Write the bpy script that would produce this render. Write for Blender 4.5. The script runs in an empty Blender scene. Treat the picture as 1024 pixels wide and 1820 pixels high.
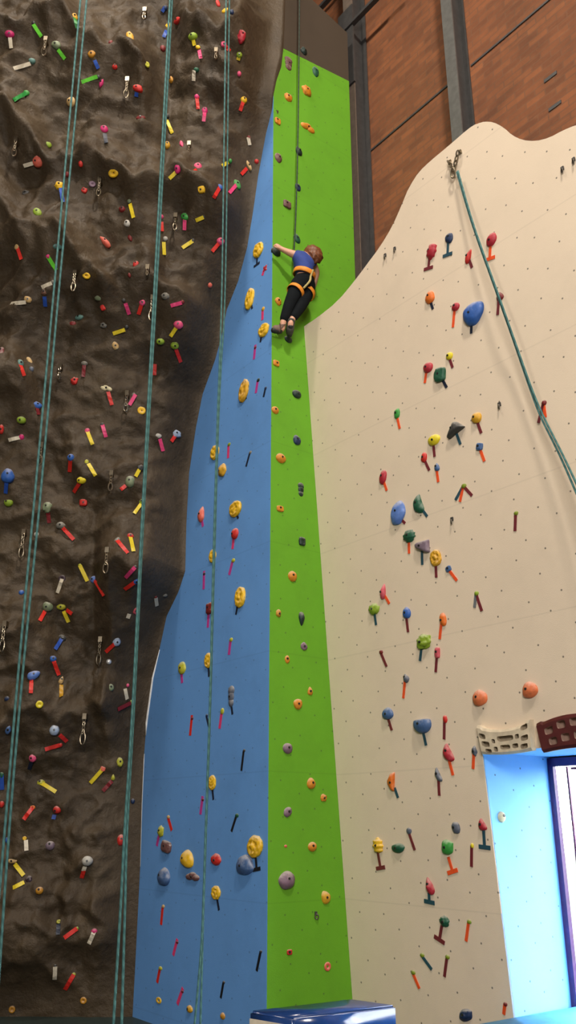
import bpy, bmesh, math, random
import numpy as np
from math import radians, sin, cos, tan, pi, sqrt, degrees
from mathutils import Vector, Matrix, noise
from mathutils.bvhtree import BVHTree

# ------------------------------------------------------------------ camera, world, lights, exposure
S = bpy.context.scene
C = S.collection
CAM_H, PITCH, LENS = 1.6, radians(20), 30.0
FPX = 1820 * LENS / 36.0
cam = bpy.data.cameras.new('camera'); camo = bpy.data.objects.new('camera', cam); C.objects.link(camo)
cam.sensor_fit = 'VERTICAL'; cam.sensor_height = 36; cam.lens = LENS; cam.clip_end = 200
camo.location = (0, 0, CAM_H); camo.rotation_euler = (pi/2 + PITCH, 0, 0)
S.camera = camo
S.view_settings.view_transform = 'Standard'; S.view_settings.look = 'None'
S.view_settings.gamma = 1; S.view_settings.use_curve_mapping = False
S.view_settings.exposure = -0.13
W = bpy.data.worlds.new('sky'); S.world = W; W.use_nodes = True
bg = W.node_tree.nodes['Background']; bg.inputs[0].default_value = (.88, .95, 1, 1); bg.inputs[1].default_value = 25.0
_t = W.node_tree; _g = _t.nodes.new('ShaderNodeTexCoord'); _x = _t.nodes.new('ShaderNodeSeparateXYZ'); _r = _t.nodes.new('ShaderNodeValToRGB')   # bright overcast sky over dim ground
_m = _t.nodes.new('ShaderNodeMath'); _m.operation = 'MULTIPLY_ADD'; _m.inputs[1].default_value = .5; _m.inputs[2].default_value = .5
_t.links.new(_g.outputs['Generated'], _x.inputs[0]); _t.links.new(_x.outputs[2], _m.inputs[0]); _t.links.new(_m.outputs[0], _r.inputs[0]); _t.links.new(_r.outputs[0], bg.inputs[0])
_r.color_ramp.elements[0].position = .485; _r.color_ramp.elements[0].color = (.055, .06, .055, 1)
_r.color_ramp.elements[1].position = .515; _r.color_ramp.elements[1].color = (.88, .95, 1, 1)

def area(name, loc, target, size, power, col=(1, 1, 1), size_y=None):
    l = bpy.data.lights.new(name, 'AREA'); l.energy = power; l.color = col; l.size = size
    if size_y: l.shape = 'RECTANGLE'; l.size_y = size_y
    o = bpy.data.objects.new(name, l); C.objects.link(o); o.location = loc
    o.rotation_euler = (Vector(target) - Vector(loc)).to_track_quat('-Z', 'Y').to_euler()
    return o
area('high_bay_lamp', (1.5, -0.6, 12.7), (0.3, 7, 4.0), 0.8, 860, (1, .9, .78))
area('side_bay_lamp', (-2.4, 3.2, 12.9), (-1.4, 8.2, 2.0), 0.8, 330, (1, .9, .78))
area('rear_fill_light', (0.0, -5.0, 5.0), (0.3, 7, 0.8), 3.0, 840, (1, .95, .89), 2.0)  # added fill light behind the camera, brightens the lower walls

# ------------------------------------------------------------------ camera geometry: a pixel's ray
CAM = Vector((0, 0, CAM_H))
def ray(px, py):
    a, b = (px - 512) / FPX, (910 - py) / FPX
    return Vector((a, cos(PITCH) - b * sin(PITCH), sin(PITCH) + b * cos(PITCH)))
def proj(P):
    v = P - CAM; z = v.y * cos(PITCH) + v.z * sin(PITCH)
    return 512 + FPX * v.x / z, 910 - FPX * (-v.y * sin(PITCH) + v.z * cos(PITCH)) / z
def depth(P):
    v = P - CAM; return v.y * cos(PITCH) + v.z * sin(PITCH)
def hit(px, py, p, n):
    d = ray(px, py); return CAM + d * ((p - CAM).dot(n) / d.dot(n))
def at_y(px, py, y):
    d = ray(px, py); return CAM + d * (y / d.y)
def at_z(px, py, z):
    d = ray(px, py); return CAM + d * ((z - CAM_H) / d.z)

# ------------------------------------------------------------------ materials
def lin(c):
    return tuple((x/255/12.92 if x/255 <= .04045 else ((x/255+.055)/1.055)**2.4) for x in c)
class N:
    def __init__(s, name):
        s.m = bpy.data.materials.new(name); s.m.use_nodes = True; s.t = s.m.node_tree
        s.b = s.t.nodes['Principled BSDF']
    def n(s, typ, **kw):
        x = s.t.nodes.new(typ)
        for k, v in kw.items():
            if k.startswith('i_'): x.inputs[k[2:].replace('_', ' ')].default_value = v
            else: setattr(x, k, v)
        return x
    def l(s, a, b): s.t.links.new(a, b)
    def ramp(s, fac, stops):
        r = s.n('ShaderNodeValToRGB'); e = r.color_ramp.elements
        while len(e) < len(stops): e.new(0.5)
        for i, (p, c) in enumerate(stops): e[i].position = p; e[i].color = (*c, 1)
        s.l(fac, r.inputs[0]); return r.outputs[0]
    def mix(s, fac, a, b, typ='MIX'):
        x = s.n('ShaderNodeMix', data_type='RGBA', blend_type=typ)
        for v, i in ((fac, 0), (a, 6), (b, 7)):
            if hasattr(v, 'is_linked'): s.l(v, x.inputs[i])
            elif i == 0: x.inputs[0].default_value = v
            else: x.inputs[i].default_value = (*v, 1)
        return x.outputs[2]
    def bump(s, h, strength=.3, dist=.02):
        b = s.n('ShaderNodeBump'); b.inputs['Strength'].default_value = strength; b.inputs['Distance'].default_value = dist
        s.l(h, b.inputs['Height']); s.l(b.outputs[0], s.b.inputs['Normal'])
def noise_tex(M, vec, scale, detail=4, rough=.6):
    t = M.n('ShaderNodeTexNoise'); t.inputs['Scale'].default_value = scale; t.inputs['Detail'].default_value = detail
    t.inputs['Roughness'].default_value = rough
    M.l(vec, t.inputs['Vector']); return t.outputs[0]

def plain(name, c, rough=.6, metal=0, var=.18, scale=14):
    M = N(name); co = M.n('ShaderNodeTexCoord').outputs['Object']
    f = noise_tex(M, co, scale)
    M.l(M.ramp(f, [(.3, tuple(x*(1-var) for x in c)), (.7, tuple(min(1, x*(1+var)) for x in c))]), M.b.inputs['Base Color'])
    M.b.inputs['Roughness'].default_value = rough; M.b.inputs['Metallic'].default_value = metal
    return M.m

def panel(name, c, dots=.8, scuff=.12, dust=(.9, .9, .88), seam=None):
    """painted climbing plywood: fine sand grain, scuffs, a lattice of t-nut holes, board seams"""
    M = N(name); uv = M.n('ShaderNodeUVMap').outputs[0]
    big = noise_tex(M, uv, 1.1, 6, .7); grain = noise_tex(M, uv, 160, 2)
    col = M.ramp(big, [(.3, tuple(x*(1-scuff) for x in c)), (.5, c), (.75, tuple(min(1, x*(1+scuff*.6)) for x in c))])
    sm = noise_tex(M, uv, 3.2, 8, .75)
    col = M.mix(M.ramp(sm, [(.66, (0, 0, 0)), (.8, (.22, .22, .22))]), col, tuple(x*.55 for x in c))
    if dots:
        v = M.n('ShaderNodeTexVoronoi', voronoi_dimensions='2D', feature='F1')
        v.inputs['Scale'].default_value = 4.9; v.inputs['Randomness'].default_value = .28
        rot = M.n('ShaderNodeMapping'); rot.inputs['Rotation'].default_value = (0, 0, .6)
        M.l(uv, rot.inputs[0]); M.l(rot.outputs[0], v.inputs['Vector'])
        d = M.ramp(v.outputs['Distance'], [(.022, (dots, dots, dots)), (.044, (0, 0, 0))])
        col = M.mix(d, col, (.03, .028, .025))
    if seam:
        sx = M.n('ShaderNodeSeparateXYZ'); M.l(uv, sx.inputs[0])
        mo = M.n('ShaderNodeMath', operation='PINGPONG'); mo.inputs[1].default_value = seam/2
        sh = M.n('ShaderNodeMath', operation='SUBTRACT'); sh.inputs[1].default_value = .08; M.l(sx.outputs[1], sh.inputs[0]); M.l(sh.outputs[0], mo.inputs[0])
        d = M.ramp(mo.outputs[0], [(.003, (.15, .15, .15)), (.005, (0, 0, 0))])
        col = M.mix(d, col, tuple(x*.35 for x in c))
    M.l(col, M.b.inputs['Base Color']); M.b.inputs['Roughness'].default_value = .75
    M.bump(grain, .25, .004)
    return M.m

BLUE = panel('blue_panel_paint', (.11, .29, .64), dots=.4, seam=.95)
GREEN = panel('green_panel_paint', (.115, .345, .0075), dots=.55, seam=.95)
BEIGE = panel('beige_panel_paint', (.73, .60, .455), seam=.95, scuff=.06)
BROWNPLY = panel('brown_panel_paint', (.055, .038, .023), dots=False)
REVEAL = panel('light_blue_reveal_paint', (.19, .50, .92), scuff=.05)

def rock_mat():
    M = N('sculpted_brown_concrete'); co = M.n('ShaderNodeTexCoord').outputs['Object']
    f = noise_tex(M, co, 1.3, 8, .7); g = noise_tex(M, co, 22, 6, .65); h = noise_tex(M, co, 5, 6, .6)
    col = M.ramp(f, [(.3, (.036, .024, .0125)), (.5, (.062, .042, .023)), (.72, (.090, .064, .037))])
    col = M.mix(M.ramp(h, [(.62, (0, 0, 0)), (.78, (.4, .4, .4))]), col, (.135, .108, .075))
    M.l(col, M.b.inputs['Base Color'])
    M.l(M.ramp(h, [(.3, (.65, .65, .65)), (.7, (.42, .42, .42))]), M.b.inputs['Roughness']); M.b.inputs['Specular IOR Level'].default_value = .32
    a = M.n('ShaderNodeMath', operation='ADD'); M.l(g, a.inputs[0]); M.l(h, a.inputs[1])
    M.bump(a.outputs[0], .5, .03)
    return M.m
ROCK = rock_mat()

def brick_mat():
    M = N('red_brick'); uv = M.n('ShaderNodeUVMap').outputs[0]
    b = M.n('ShaderNodeTexBrick'); M.l(uv, b.inputs['Vector'])
    b.inputs['Color1'].default_value = (.235, .082, .027, 1); b.inputs['Color2'].default_value = (.15, .052, .018, 1)
    b.inputs['Mortar'].default_value = (.16, .068, .03, 1); b.inputs['Scale'].default_value = 1
    b.inputs['Mortar Size'].default_value = .007; b.inputs['Brick Width'].default_value = .215; b.inputs['Row Height'].default_value = .075
    b.inputs['Bias'].default_value = 0.0
    f = noise_tex(M, uv, 1.6, 8, .75)
    c = M.mix(.6, b.outputs[0], M.ramp(f, [(.3, (.4, .36, .32)), (.6, (1.1, 1.0, .95)), (.8, (1.5, 1.45, 1.4))]), 'MULTIPLY')
    st = M.n('ShaderNodeMapping'); st.inputs['Scale'].default_value = (2.2, 13, 1); M.l(uv, st.inputs[0])
    f2 = noise_tex(M, st.outputs[0], 1.4, 5, .7)
    c = M.mix(M.ramp(f2, [(.55, (0, 0, 0)), (.8, (.5, .5, .5))]), c, (.30, .125, .05))
    M.l(c, M.b.inputs['Base Color']); M.b.inputs['Roughness'].default_value = .85
    M.bump(b.outputs['Fac'], -.4, .008)
    return M.m
BRICK = brick_mat()
STEEL_DARK = plain('dark_steel_and_shade', (.045, .043, .042), .5)
STEEL_GREY = plain('grey_painted_steel', (.135, .103, .08), .5)
STEEL_BEAM = plain('grey_green_beam_paint', (.10, .098, .092), .45)
METAL = plain('worn_steel', (.30, .25, .18), .32, 1.0)
RUST = plain('tarnished_hanger', (.10, .085, .07), .5, .6)
BOLT = plain('dark_bolt', (.012, .012, .012), .4)
HALL = plain('hall_plaster', (.32, .29, .25), .9)
FLOORM = plain('dark_green_floor_mat', (.022, .036, .03), .6)
PURPLE = plain('purple_window_frame_paint', (.07, .022, .11), .4)
WHITEM = plain('white_trim', (.75, .74, .72), .7)
COLS = {  # code: (name, srgb)
 'cr': ('crimson', (176, 32, 50)), 're': ('red', (205, 42, 34)), 'dr': ('dark red', (120, 26, 26)), 'sa': ('salmon', (226, 104, 84)),
 'or': ('orange', (226, 112, 28)), 'oc': ('ochre', (196, 136, 32)), 'mu': ('mustard', (218, 164, 36)), 'ye': ('yellow', (240, 190, 30)),
 'yg': ('yellow-green', (186, 184, 50)), 'ly': ('lemon yellow', (232, 212, 36)), 'li': ('lime', (140, 168, 42)), 'gr': ('green', (56, 150, 60)),
 'dg': ('dark green', (26, 88, 62)), 'bg': ('greenish black', (18, 44, 38)), 'sg': ('sage', (120, 132, 100)), 'tl': ('teal', (90, 130, 122)),
 'gg': ('grey', (128, 124, 114)), 'dk': ('dark grey', (62, 60, 58)), 'gp': ('purple-grey', (124, 106, 120)), 'pu': ('mauve', (128, 100, 118)), 'am': ('amber orange', (216, 136, 30)),
 'pb': ('purplish brown', (112, 76, 74)), 'bn': ('brown', (110, 76, 60)), 'pi': ('pink', (232, 84, 128)), 'ma': ('magenta', (206, 40, 112)),
 'ro': ('rose', (206, 84, 96)), 'bl': ('blue', (46, 96, 176)), 'nb': ('navy', (24, 46, 84)), 'sb': ('slate blue', (70, 102, 150)),
 'pe': ('periwinkle', (92, 128, 200)), 'bw': ('pale blue', (170, 186, 210)), 'gw': ('greyish white', (190, 186, 176)), 'ta': ('tan', (206, 170, 112)),
 'ot': ('terracotta', (222, 118, 70)), 'sl': ('slate', (92, 98, 112)), 'dp': ('dark purple', (62, 42, 54)), 'mr': ('maroon', (104, 26, 34)), 'cw': ('cream', (224, 212, 170)),
 'lo': ('lime', (128, 146, 30)),
}
TAPES = {'M': ('maroon', (122, 40, 50)), 'O': ('orange', (255, 92, 40)), 'T': ('teal', (40, 82, 98)), 'N': ('navy', (22, 34, 58)),
 'K': ('black', (18, 20, 26)), 'P': ('pink', (236, 66, 126)), 'G': ('magenta', (204, 66, 158)), 'R': ('red', (232, 46, 34)), 'Y': ('yellow', (238, 212, 40)),
 'L': ('bright green', (110, 222, 56)), 'W': ('white', (226, 214, 190)), 'B': ('blue', (40, 84, 180)), 'D': ('dark red', (132, 26, 34)),
 'U': ('mustard', (204, 152, 30)), 'A': ('grey', (120, 124, 128)), 'E': ('green', (40, 140, 60))}
_mc = {}
def hold_mat(code):
    if code not in _mc:
        c = tuple(x*.88 for x in lin(COLS[code][1]))
        M = N('resin_' + COLS[code][0].replace(' ', '_').replace('-', '_')); co = M.n('ShaderNodeTexCoord').outputs['Object']
        f = noise_tex(M, co, 26, 5); g = noise_tex(M, co, 130, 2)
        col = M.ramp(f, [(.3, tuple(x*.8 for x in c)), (.65, tuple(min(.95, x*1.12) for x in c))])
        ch = noise_tex(M, co, 11, 6, .7)
        ge = M.n('ShaderNodeNewGeometry'); sx = M.n('ShaderNodeSeparateXYZ'); M.l(ge.outputs['Normal'], sx.inputs[0])
        mu = M.n('ShaderNodeMath', operation='MULTIPLY_ADD'); mu.inputs[1].default_value = .30; M.l(sx.outputs[2], mu.inputs[0]); M.l(ch, mu.inputs[2])   # chalk dust lies on the upper faces
        col = M.mix(M.ramp(mu.outputs[0], [(.5, (0, 0, 0)), (.85, (.55, .55, .55))]), col, (.62, .58, .52))
        M.l(col, M.b.inputs['Base Color']); M.b.inputs['Roughness'].default_value = .55
        M.bump(g, .35, .004); _mc[code] = M.m
    return _mc[code]
def tape_mat(code):
    k = 't' + code
    if k not in _mc: _mc[k] = plain('tape_' + TAPES[code][0].replace(' ', '_'), tuple(min(.95, x*.78) for x in lin(TAPES[code][1])), .45, 0, .12, 40)
    return _mc[k]

# ------------------------------------------------------------------ object helpers
def link(name, me, m=None, parent=None, smooth=False):
    me.name = name
    o = bpy.data.objects.new(name, me); C.objects.link(o)
    if m: me.materials.append(m)
    if smooth: me.polygons.foreach_set('use_smooth', [True]*len(me.polygons))
    if parent: o.parent = parent
    return o
def bm_obj(name, bm, m=None, parent=None, smooth=False):
    bmesh.ops.recalc_face_normals(bm, faces=bm.faces)
    me = bpy.data.meshes.new(name); bm.to_mesh(me); bm.free()
    return link(name, me, m, parent, smooth)
def empty(name, loc, rot=None):
    o = bpy.data.objects.new(name, None); C.objects.link(o); o.empty_display_size = .1
    if rot is not None:
        o.matrix_world = Matrix.Translation(loc) @ rot.to_4x4()
    else: o.location = loc
    return o
def tag(o, label=None, cat=None, group=None, kind=None):
    if label: o['label'] = label
    if cat: o['category'] = cat
    if group: o['group'] = group
    if kind: o['kind'] = kind
    return o
def structure(o): o['kind'] = 'structure'; return o
def add_box(bm, c, x, y, z):
    """box centred at c with half-extent vectors x, y, z"""
    vs = [bm.verts.new(c + x*i + y*j + z*k) for i in (-1, 1) for j in (-1, 1) for k in (-1, 1)]
    for f in ((0,1,3,2), (4,6,7,5), (0,4,5,1), (2,3,7,6), (0,2,6,4), (1,5,7,3)): bm.faces.new([vs[i] for i in f])
    return vs
def add_tube(bm, pts, r, seg=8, cap=True):
    rings = []
    for i, p in enumerate(pts):
        t = (pts[min(i+1, len(pts)-1)] - pts[max(i-1, 0)]).normalized()
        a = t.cross(Vector((0, 1, .01)) if abs(t.y) < .9 else Vector((1, 0, 0))).normalized(); b = t.cross(a)
        rr = r[i] if isinstance(r, (list, tuple)) else r
        rings.append([bm.verts.new(p + (a*cos(2*pi*k/seg) + b*sin(2*pi*k/seg))*rr) for k in range(seg)])
    for q, w in zip(rings, rings[1:]):
        for k in range(seg): bm.faces.new((q[k], q[(k+1) % seg], w[(k+1) % seg], w[k]))
    if cap: bm.faces.new(rings[0][::-1]); bm.faces.new(rings[-1])
def slab(name, pts2, origin, u, v, n, thick, mat, uvs=True, bevel=0):
    """flat panel: outline pts2 in (u, v) metres, front face on the plane, body behind it"""
    bm = bmesh.new(); uvl = bm.loops.layers.uv.new('UVMap')
    f = [bm.verts.new(origin + u*a + v*b) for a, b in pts2]; k = [bm.verts.new(origin + u*a + v*b - n*thick) for a, b in pts2]
    bm.faces.new(f); bm.faces.new(k[::-1]); L = len(f)
    for i in range(L): bm.faces.new((f[i], k[i], k[(i+1) % L], f[(i+1) % L]))
    if bevel: bmesh.ops.bevel(bm, geom=[e for e in bm.edges if all(w in f for w in e.verts)], offset=bevel, segments=2, affect='EDGES')
    for fc in bm.faces:
        for lp in fc.loops:
            d = lp.vert.co - origin; lp[uvl].uv = (d.dot(u), d.dot(v))
    return bm_obj(name, bm, mat)
def quad(name, pts, mat, uvs=None):
    bm = bmesh.new(); uvl = bm.loops.layers.uv.new('UVMap')
    f = bm.faces.new([bm.verts.new(p) for p in pts])
    if uvs:
        for lp, q in zip(f.loops, uvs): lp[uvl].uv = q
    me = bpy.data.meshes.new(name); bm.to_mesh(me); bm.free()
    return link(name, me, mat)

# ------------------------------------------------------------------ planes of the walls
AZ = radians(38)
Z = Vector((0, 0, 1))
uB = Vector((sin(AZ), -cos(AZ), 0)); nB = Vector((-cos(AZ), -sin(AZ), 0))
uG = Vector((cos(AZ), sin(AZ), 0)); nG = Vector((sin(AZ), -cos(AZ), 0))
A = at_y(474, 1795, 7.0); A.z = 0                       # foot of the blue and green corner
c1 = hit(540, 580, A, nG); c2 = hit(627, 1790, A, nG)   # the inside corner of green and beige
nW = uB.cross(c1 - c2).normalized()
if nW.dot(CAM - c1) < 0: nW = -nW
vW = nW.cross(uB); vW = -vW if vW.z < 0 else vW
oW = c2 + (c2 - c1) * ((c2.z) / (c1.z - c2.z)); oW.z = 0
BRK = A + uG * 1.47                                     # a point of the brick wall
PL = {'B': (A, uB, Z, nB), 'G': (A, uG, Z, nG), 'W': (oW, uB, vW, nW)}

# ------------------------------------------------------------------ blue, green, brown top, beige
EDGE = [(237,1795),(241,1720),(246,1620),(250,1540),(253,1430),(257,1340),(261,1285),(272,1205),(284,1155),(297,1095),(318,1052),(330,1015),(332,930),(337,840),(349,760),(361,700),(383,640),(394,600),(404,550),(424,500),(440,440),(450,380),(460,310),(474,235),(484,195)]
EP = [hit(x, y, A, nB) for x, y in EDGE]
def uv_of(P, o, u, v): d = P - o; return (d.dot(u), d.dot(v))
out = [uv_of(P, A, uB, Z) for P in EP]
blue = [(out[0][0]-.06, 0)] + [(a-.06 if i < len(out)-2 else a, b) for i, (a, b) in enumerate(out)] + [(0, out[-1][1]+.3), (0, 0)]
structure(slab('wall_blue', blue, A + nB*.003, uB, Z, nB, .09, BLUE))
ZTOP = 9.70
structure(slab('wall_green', [(0.0, 0), (1.10, 0), (1.10, ZTOP+.07), (0.0, ZTOP-.12)], A + nG*.003, uG, Z, nG, .09, GREEN))
structure(slab('wall_brown_top', [(-.05, ZTOP-.12), (1.10, ZTOP+.07), (1.10, 10.53), (.55, 10.66), (-.05, 10.9)], A, uG, Z, nG, .09, BROWNPLY))
bm = bmesh.new(); pts = [EP[i] + nB*.004 for i in (6, 7, 8)]
pts = [P + uB*.004 for P in [EP[5] + (EP[6]-EP[5])*.6] + pts]
add_tube(bm, pts, [.006, .013, .011, .003], 8); structure(bm_obj('trim_1', bm, WHITEM, None, True))  # white bead along the left edge of the blue panel
bm = bmesh.new(); add_tube(bm, [P + nB*.003 for P in EP[3:6]], .0035, 6); structure(bm_obj('trim_2', bm, WHITEM, None, True))

BE = [(540,580),(562,566),(600,536),(632,497),(652,470),(676,438),(697,403),(713,367),(728,330),(745,305),(765,286),(800,257),(832,229),(848,219),(862,216),(877,217),(893,225),(908,239),(928,249),(952,251),(976,245),(1000,232),(1024,222),(1060,214),(1110,222),(1160,250)]
def smooth_poly(p, it=2):
    for _ in range(it):
        q = [p[0]]
        for a, b in zip(p, p[1:]): q += [(a[0]*.75+b[0]*.25, a[1]*.75+b[1]*.25), (a[0]*.25+b[0]*.75, a[1]*.25+b[1]*.75)]
        p = q + [p[-1]]
    return p
bo = [uv_of(hit(x, y, oW, nW), oW, uB, vW) for x, y in smooth_poly(BE, 1)]
JU, JZ = uv_of(hit(858, 1337, oW, nW), oW, uB, vW); JU2 = uv_of(hit(912, 1810, oW, nW), oW, uB, vW)[0]; JU = (JU+JU2)/2
UR = bo[-1][0]
slab_pts = [(uv_of(c2 + (c2-c1)*(c2.z/(c1.z-c2.z)), oW, uB, vW)[0], 0)] + bo + [(UR, JZ), (JU, JZ), (JU, 0)]
structure(slab('wall_beige', slab_pts, oW, uB, vW, nW, .018, BEIGE, bevel=.004))

# window recess: jamb, soffit
def W2(a, b): return oW + uB*a + vW*b
def to_brick(P): return P + uG * (BRK - P).dot(uG)
J0, J1 = W2(JU, 0), W2(JU, JZ); R1 = W2(UR, JZ)
structure(quad('wall_jamb', [J0, J1, to_brick(J1), to_brick(J0)], REVEAL, [(0, 0), (0, J1.z), (.8, J1.z), (.8, 0)]))
structure(quad('wall_soffit', [J1, R1, to_brick(R1), to_brick(J1)], REVEAL, [(0, 0), ((R1-J1).length, 0), ((R1-J1).length, .8), (0, .8)]))
# brick wall with the window opening
def BR(u, z): return BRK + uB*u + Z*z
wu0 = (to_brick(J1) - BRK).dot(uB) + .005; wz1 = J1.z - .01; wz0 = .30; wu1 = wu0 + 1.9
bm = bmesh.new(); uvl = bm.loops.layers.uv.new('UVMap')
us, zs = [-6, wu0, wu1, 14], [0, wz0, wz1, 13.2]
for i in range(3):
    for j in range(3):
        if i == 1 and j == 1: continue
        q = [(us[i], zs[j]), (us[i+1], zs[j]), (us[i+1], zs[j+1]), (us[i], zs[j+1])]
        f = bm.faces.new([bm.verts.new(BR(*p)) for p in q])
        for lp, p in zip(f.loops, q): lp[uvl].uv = p
        f = bm.faces.new([bm.verts.new(BR(*p) + uG*.05) for p in q])
        for lp, p in zip(f.loops, q): lp[uvl].uv = p
structure(bm_obj('wall_brick', bm, BRICK))
win = empty('window_1', BR((wu0+wu1)/2, wz0) + uG*.06); structure(win)
bm = bmesh.new(); cz = (wz0+wz1)/2; hz = (wz1-wz0)/2; cu = (wu0+wu1)/2; hu = (wu1-wu0)/2
for c, x, z in ((BR(wu0+.016, cz), .024, hz), (BR(wu1-.035, cz), .035, hz), (BR(cu, wz1-.03), hu, .03), (BR(cu, wz0+.03), hu, .03), (BR(cu+.1, cz), .025, hz)):
    add_box(bm, c - uG*.012 - win.location, uB*x, uG*.02, Z*z)
f = bm_obj('window_frame', bm, PURPLE, win)
bm = bmesh.new()
for c, x, z in ((BR(wu0+.095, cz), .007, hz-.06), (BR(cu+.05, cz), .008, hz-.06), (BR(wu0+.55, wz1-.075), .42, .008), (BR(wu0+.55, wz0+.1), .42, .01)):
    add_box(bm, c + uG*.07 - win.location, uB*x, uG*.008, Z*z)
bm_obj('sash', bm, plain('maroon_sash_paint', (.13, .03, .08), .4), win)
G = N('window_glass'); G.b.inputs['Transmission Weight'].default_value = 1; G.b.inputs['Roughness'].default_value = 0; G.b.inputs['IOR'].default_value = 1.01
bm = bmesh.new(); add_box(bm, BR(cu, cz) + uG*.08 - win.location, uB*(hu-.02), uG*.003, Z*(hz-.02)); bm_obj('pane', bm, G.m, win)

# ------------------------------------------------------------------ hall shell: floor, ceiling, far walls
Pf, Pn = BR(-6, 0), BR(14, 0)
foot = [Pn, Vector((Pn.x, -9, 0)), Vector((-7, -9, 0)), Vector((-7, Pf.y, 0)), Pf]
structure(quad('floor', foot, FLOORM)); structure(quad('ceiling', [p + Z*13.2 for p in foot], plain('dark_ceiling', (.09, .07, .055), .9)))
for nm, i in (('wall_right', 0), ('wall_back', 1), ('wall_left', 2), ('wall_far', 3)):
    structure(quad(nm, [foot[i], foot[i+1], foot[i+1] + Z*13.2, foot[i] + Z*13.2], HALL))

# brick wall joints, slots and steelwork
def along_brick(name, px0, px1, h, proud, mat, stand=0.0):
    p = BRK - uG*stand
    P = hit(*px0, p, nB); Q = hit(*px1, p, nB); Q.z = P.z = (P.z + Q.z)/2
    bm = bmesh.new(); add_box(bm, (P+Q)/2 - uG*proud, (Q-P)/2, uG*proud, Z*h); return bm_obj(name, bm, mat)
structure(along_brick('trim_3', (640, 282), (798, 154), .011, .006, STEEL_DARK))
structure(along_brick('trim_4', (838, 116), (1040, -52), .011, .006, STEEL_DARK))
for px0, px1, lab in (((968, 146), (990, 128), 'upper narrow dark slot in the brick wall right of steel column'), ((976, 197), (998, 180), 'lower narrow dark slot in the brick wall just above beige wall')):
    tag(along_brick('wall_slot', px0, px1, .018, .004, STEEL_DARK), lab, 'slot', 'slots in the brick wall')
structure(along_brick('beam_1', (611, 60), (700, -25), .022, .03, STEEL_DARK, .22))
structure(along_brick('beam_2', (560, 28), (612, -25), .025, .03, STEEL_DARK, .05))
def h_column(name, label, base, fw, dep, t, z0, z1, mf, mw, mb):
    """H-section: near flange, web, rear flange; flanges parallel to the brick wall"""
    e = empty(name, base); tag(e, label, 'column')
    h = Z*((z1-z0)/2); c = Z*((z0+z1)/2 - base.z)
    for nm, off, w, dd, m in (('flange', dep, fw/2, t/2, mf), ('flange', t/2, fw/2, t/2, mb), ('web', dep/2, t/2, dep/2 - t/2 - .001, mw)):
        bm = bmesh.new(); add_box(bm, c - uG*off, uB*w, uG*dd, h); bm_obj(nm, bm, m, e)
    return e
P = hit(826, 125, BRK - uG*.005, nB)
h_column('steel_column', 'tall grey steel H-section column on the brick wall behind the beige wall', Vector((P.x, P.y, 0)) , .135, .21, .016, 0.02, 13.1, STEEL_BEAM, STEEL_DARK, STEEL_DARK)  # web and rear flange in darker steel: recess shade put into the colour
P = hit(652, 300, BRK - uG*.01, nB)
col2 = h_column('steel_column', 'brown-grey steel column in the gap between green wall and brick', Vector((P.x, P.y, 0)), .16, .22, .014, 0.02, 13.1, STEEL_GREY, STEEL_DARK, STEEL_DARK)
bm = bmesh.new(); add_box(bm, Z*10.5 - uG*.235 - uB*.03, uB*.13, uG*.012, Z*.62); bm_obj('bracket_plate', bm, STEEL_DARK, col2)

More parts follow.
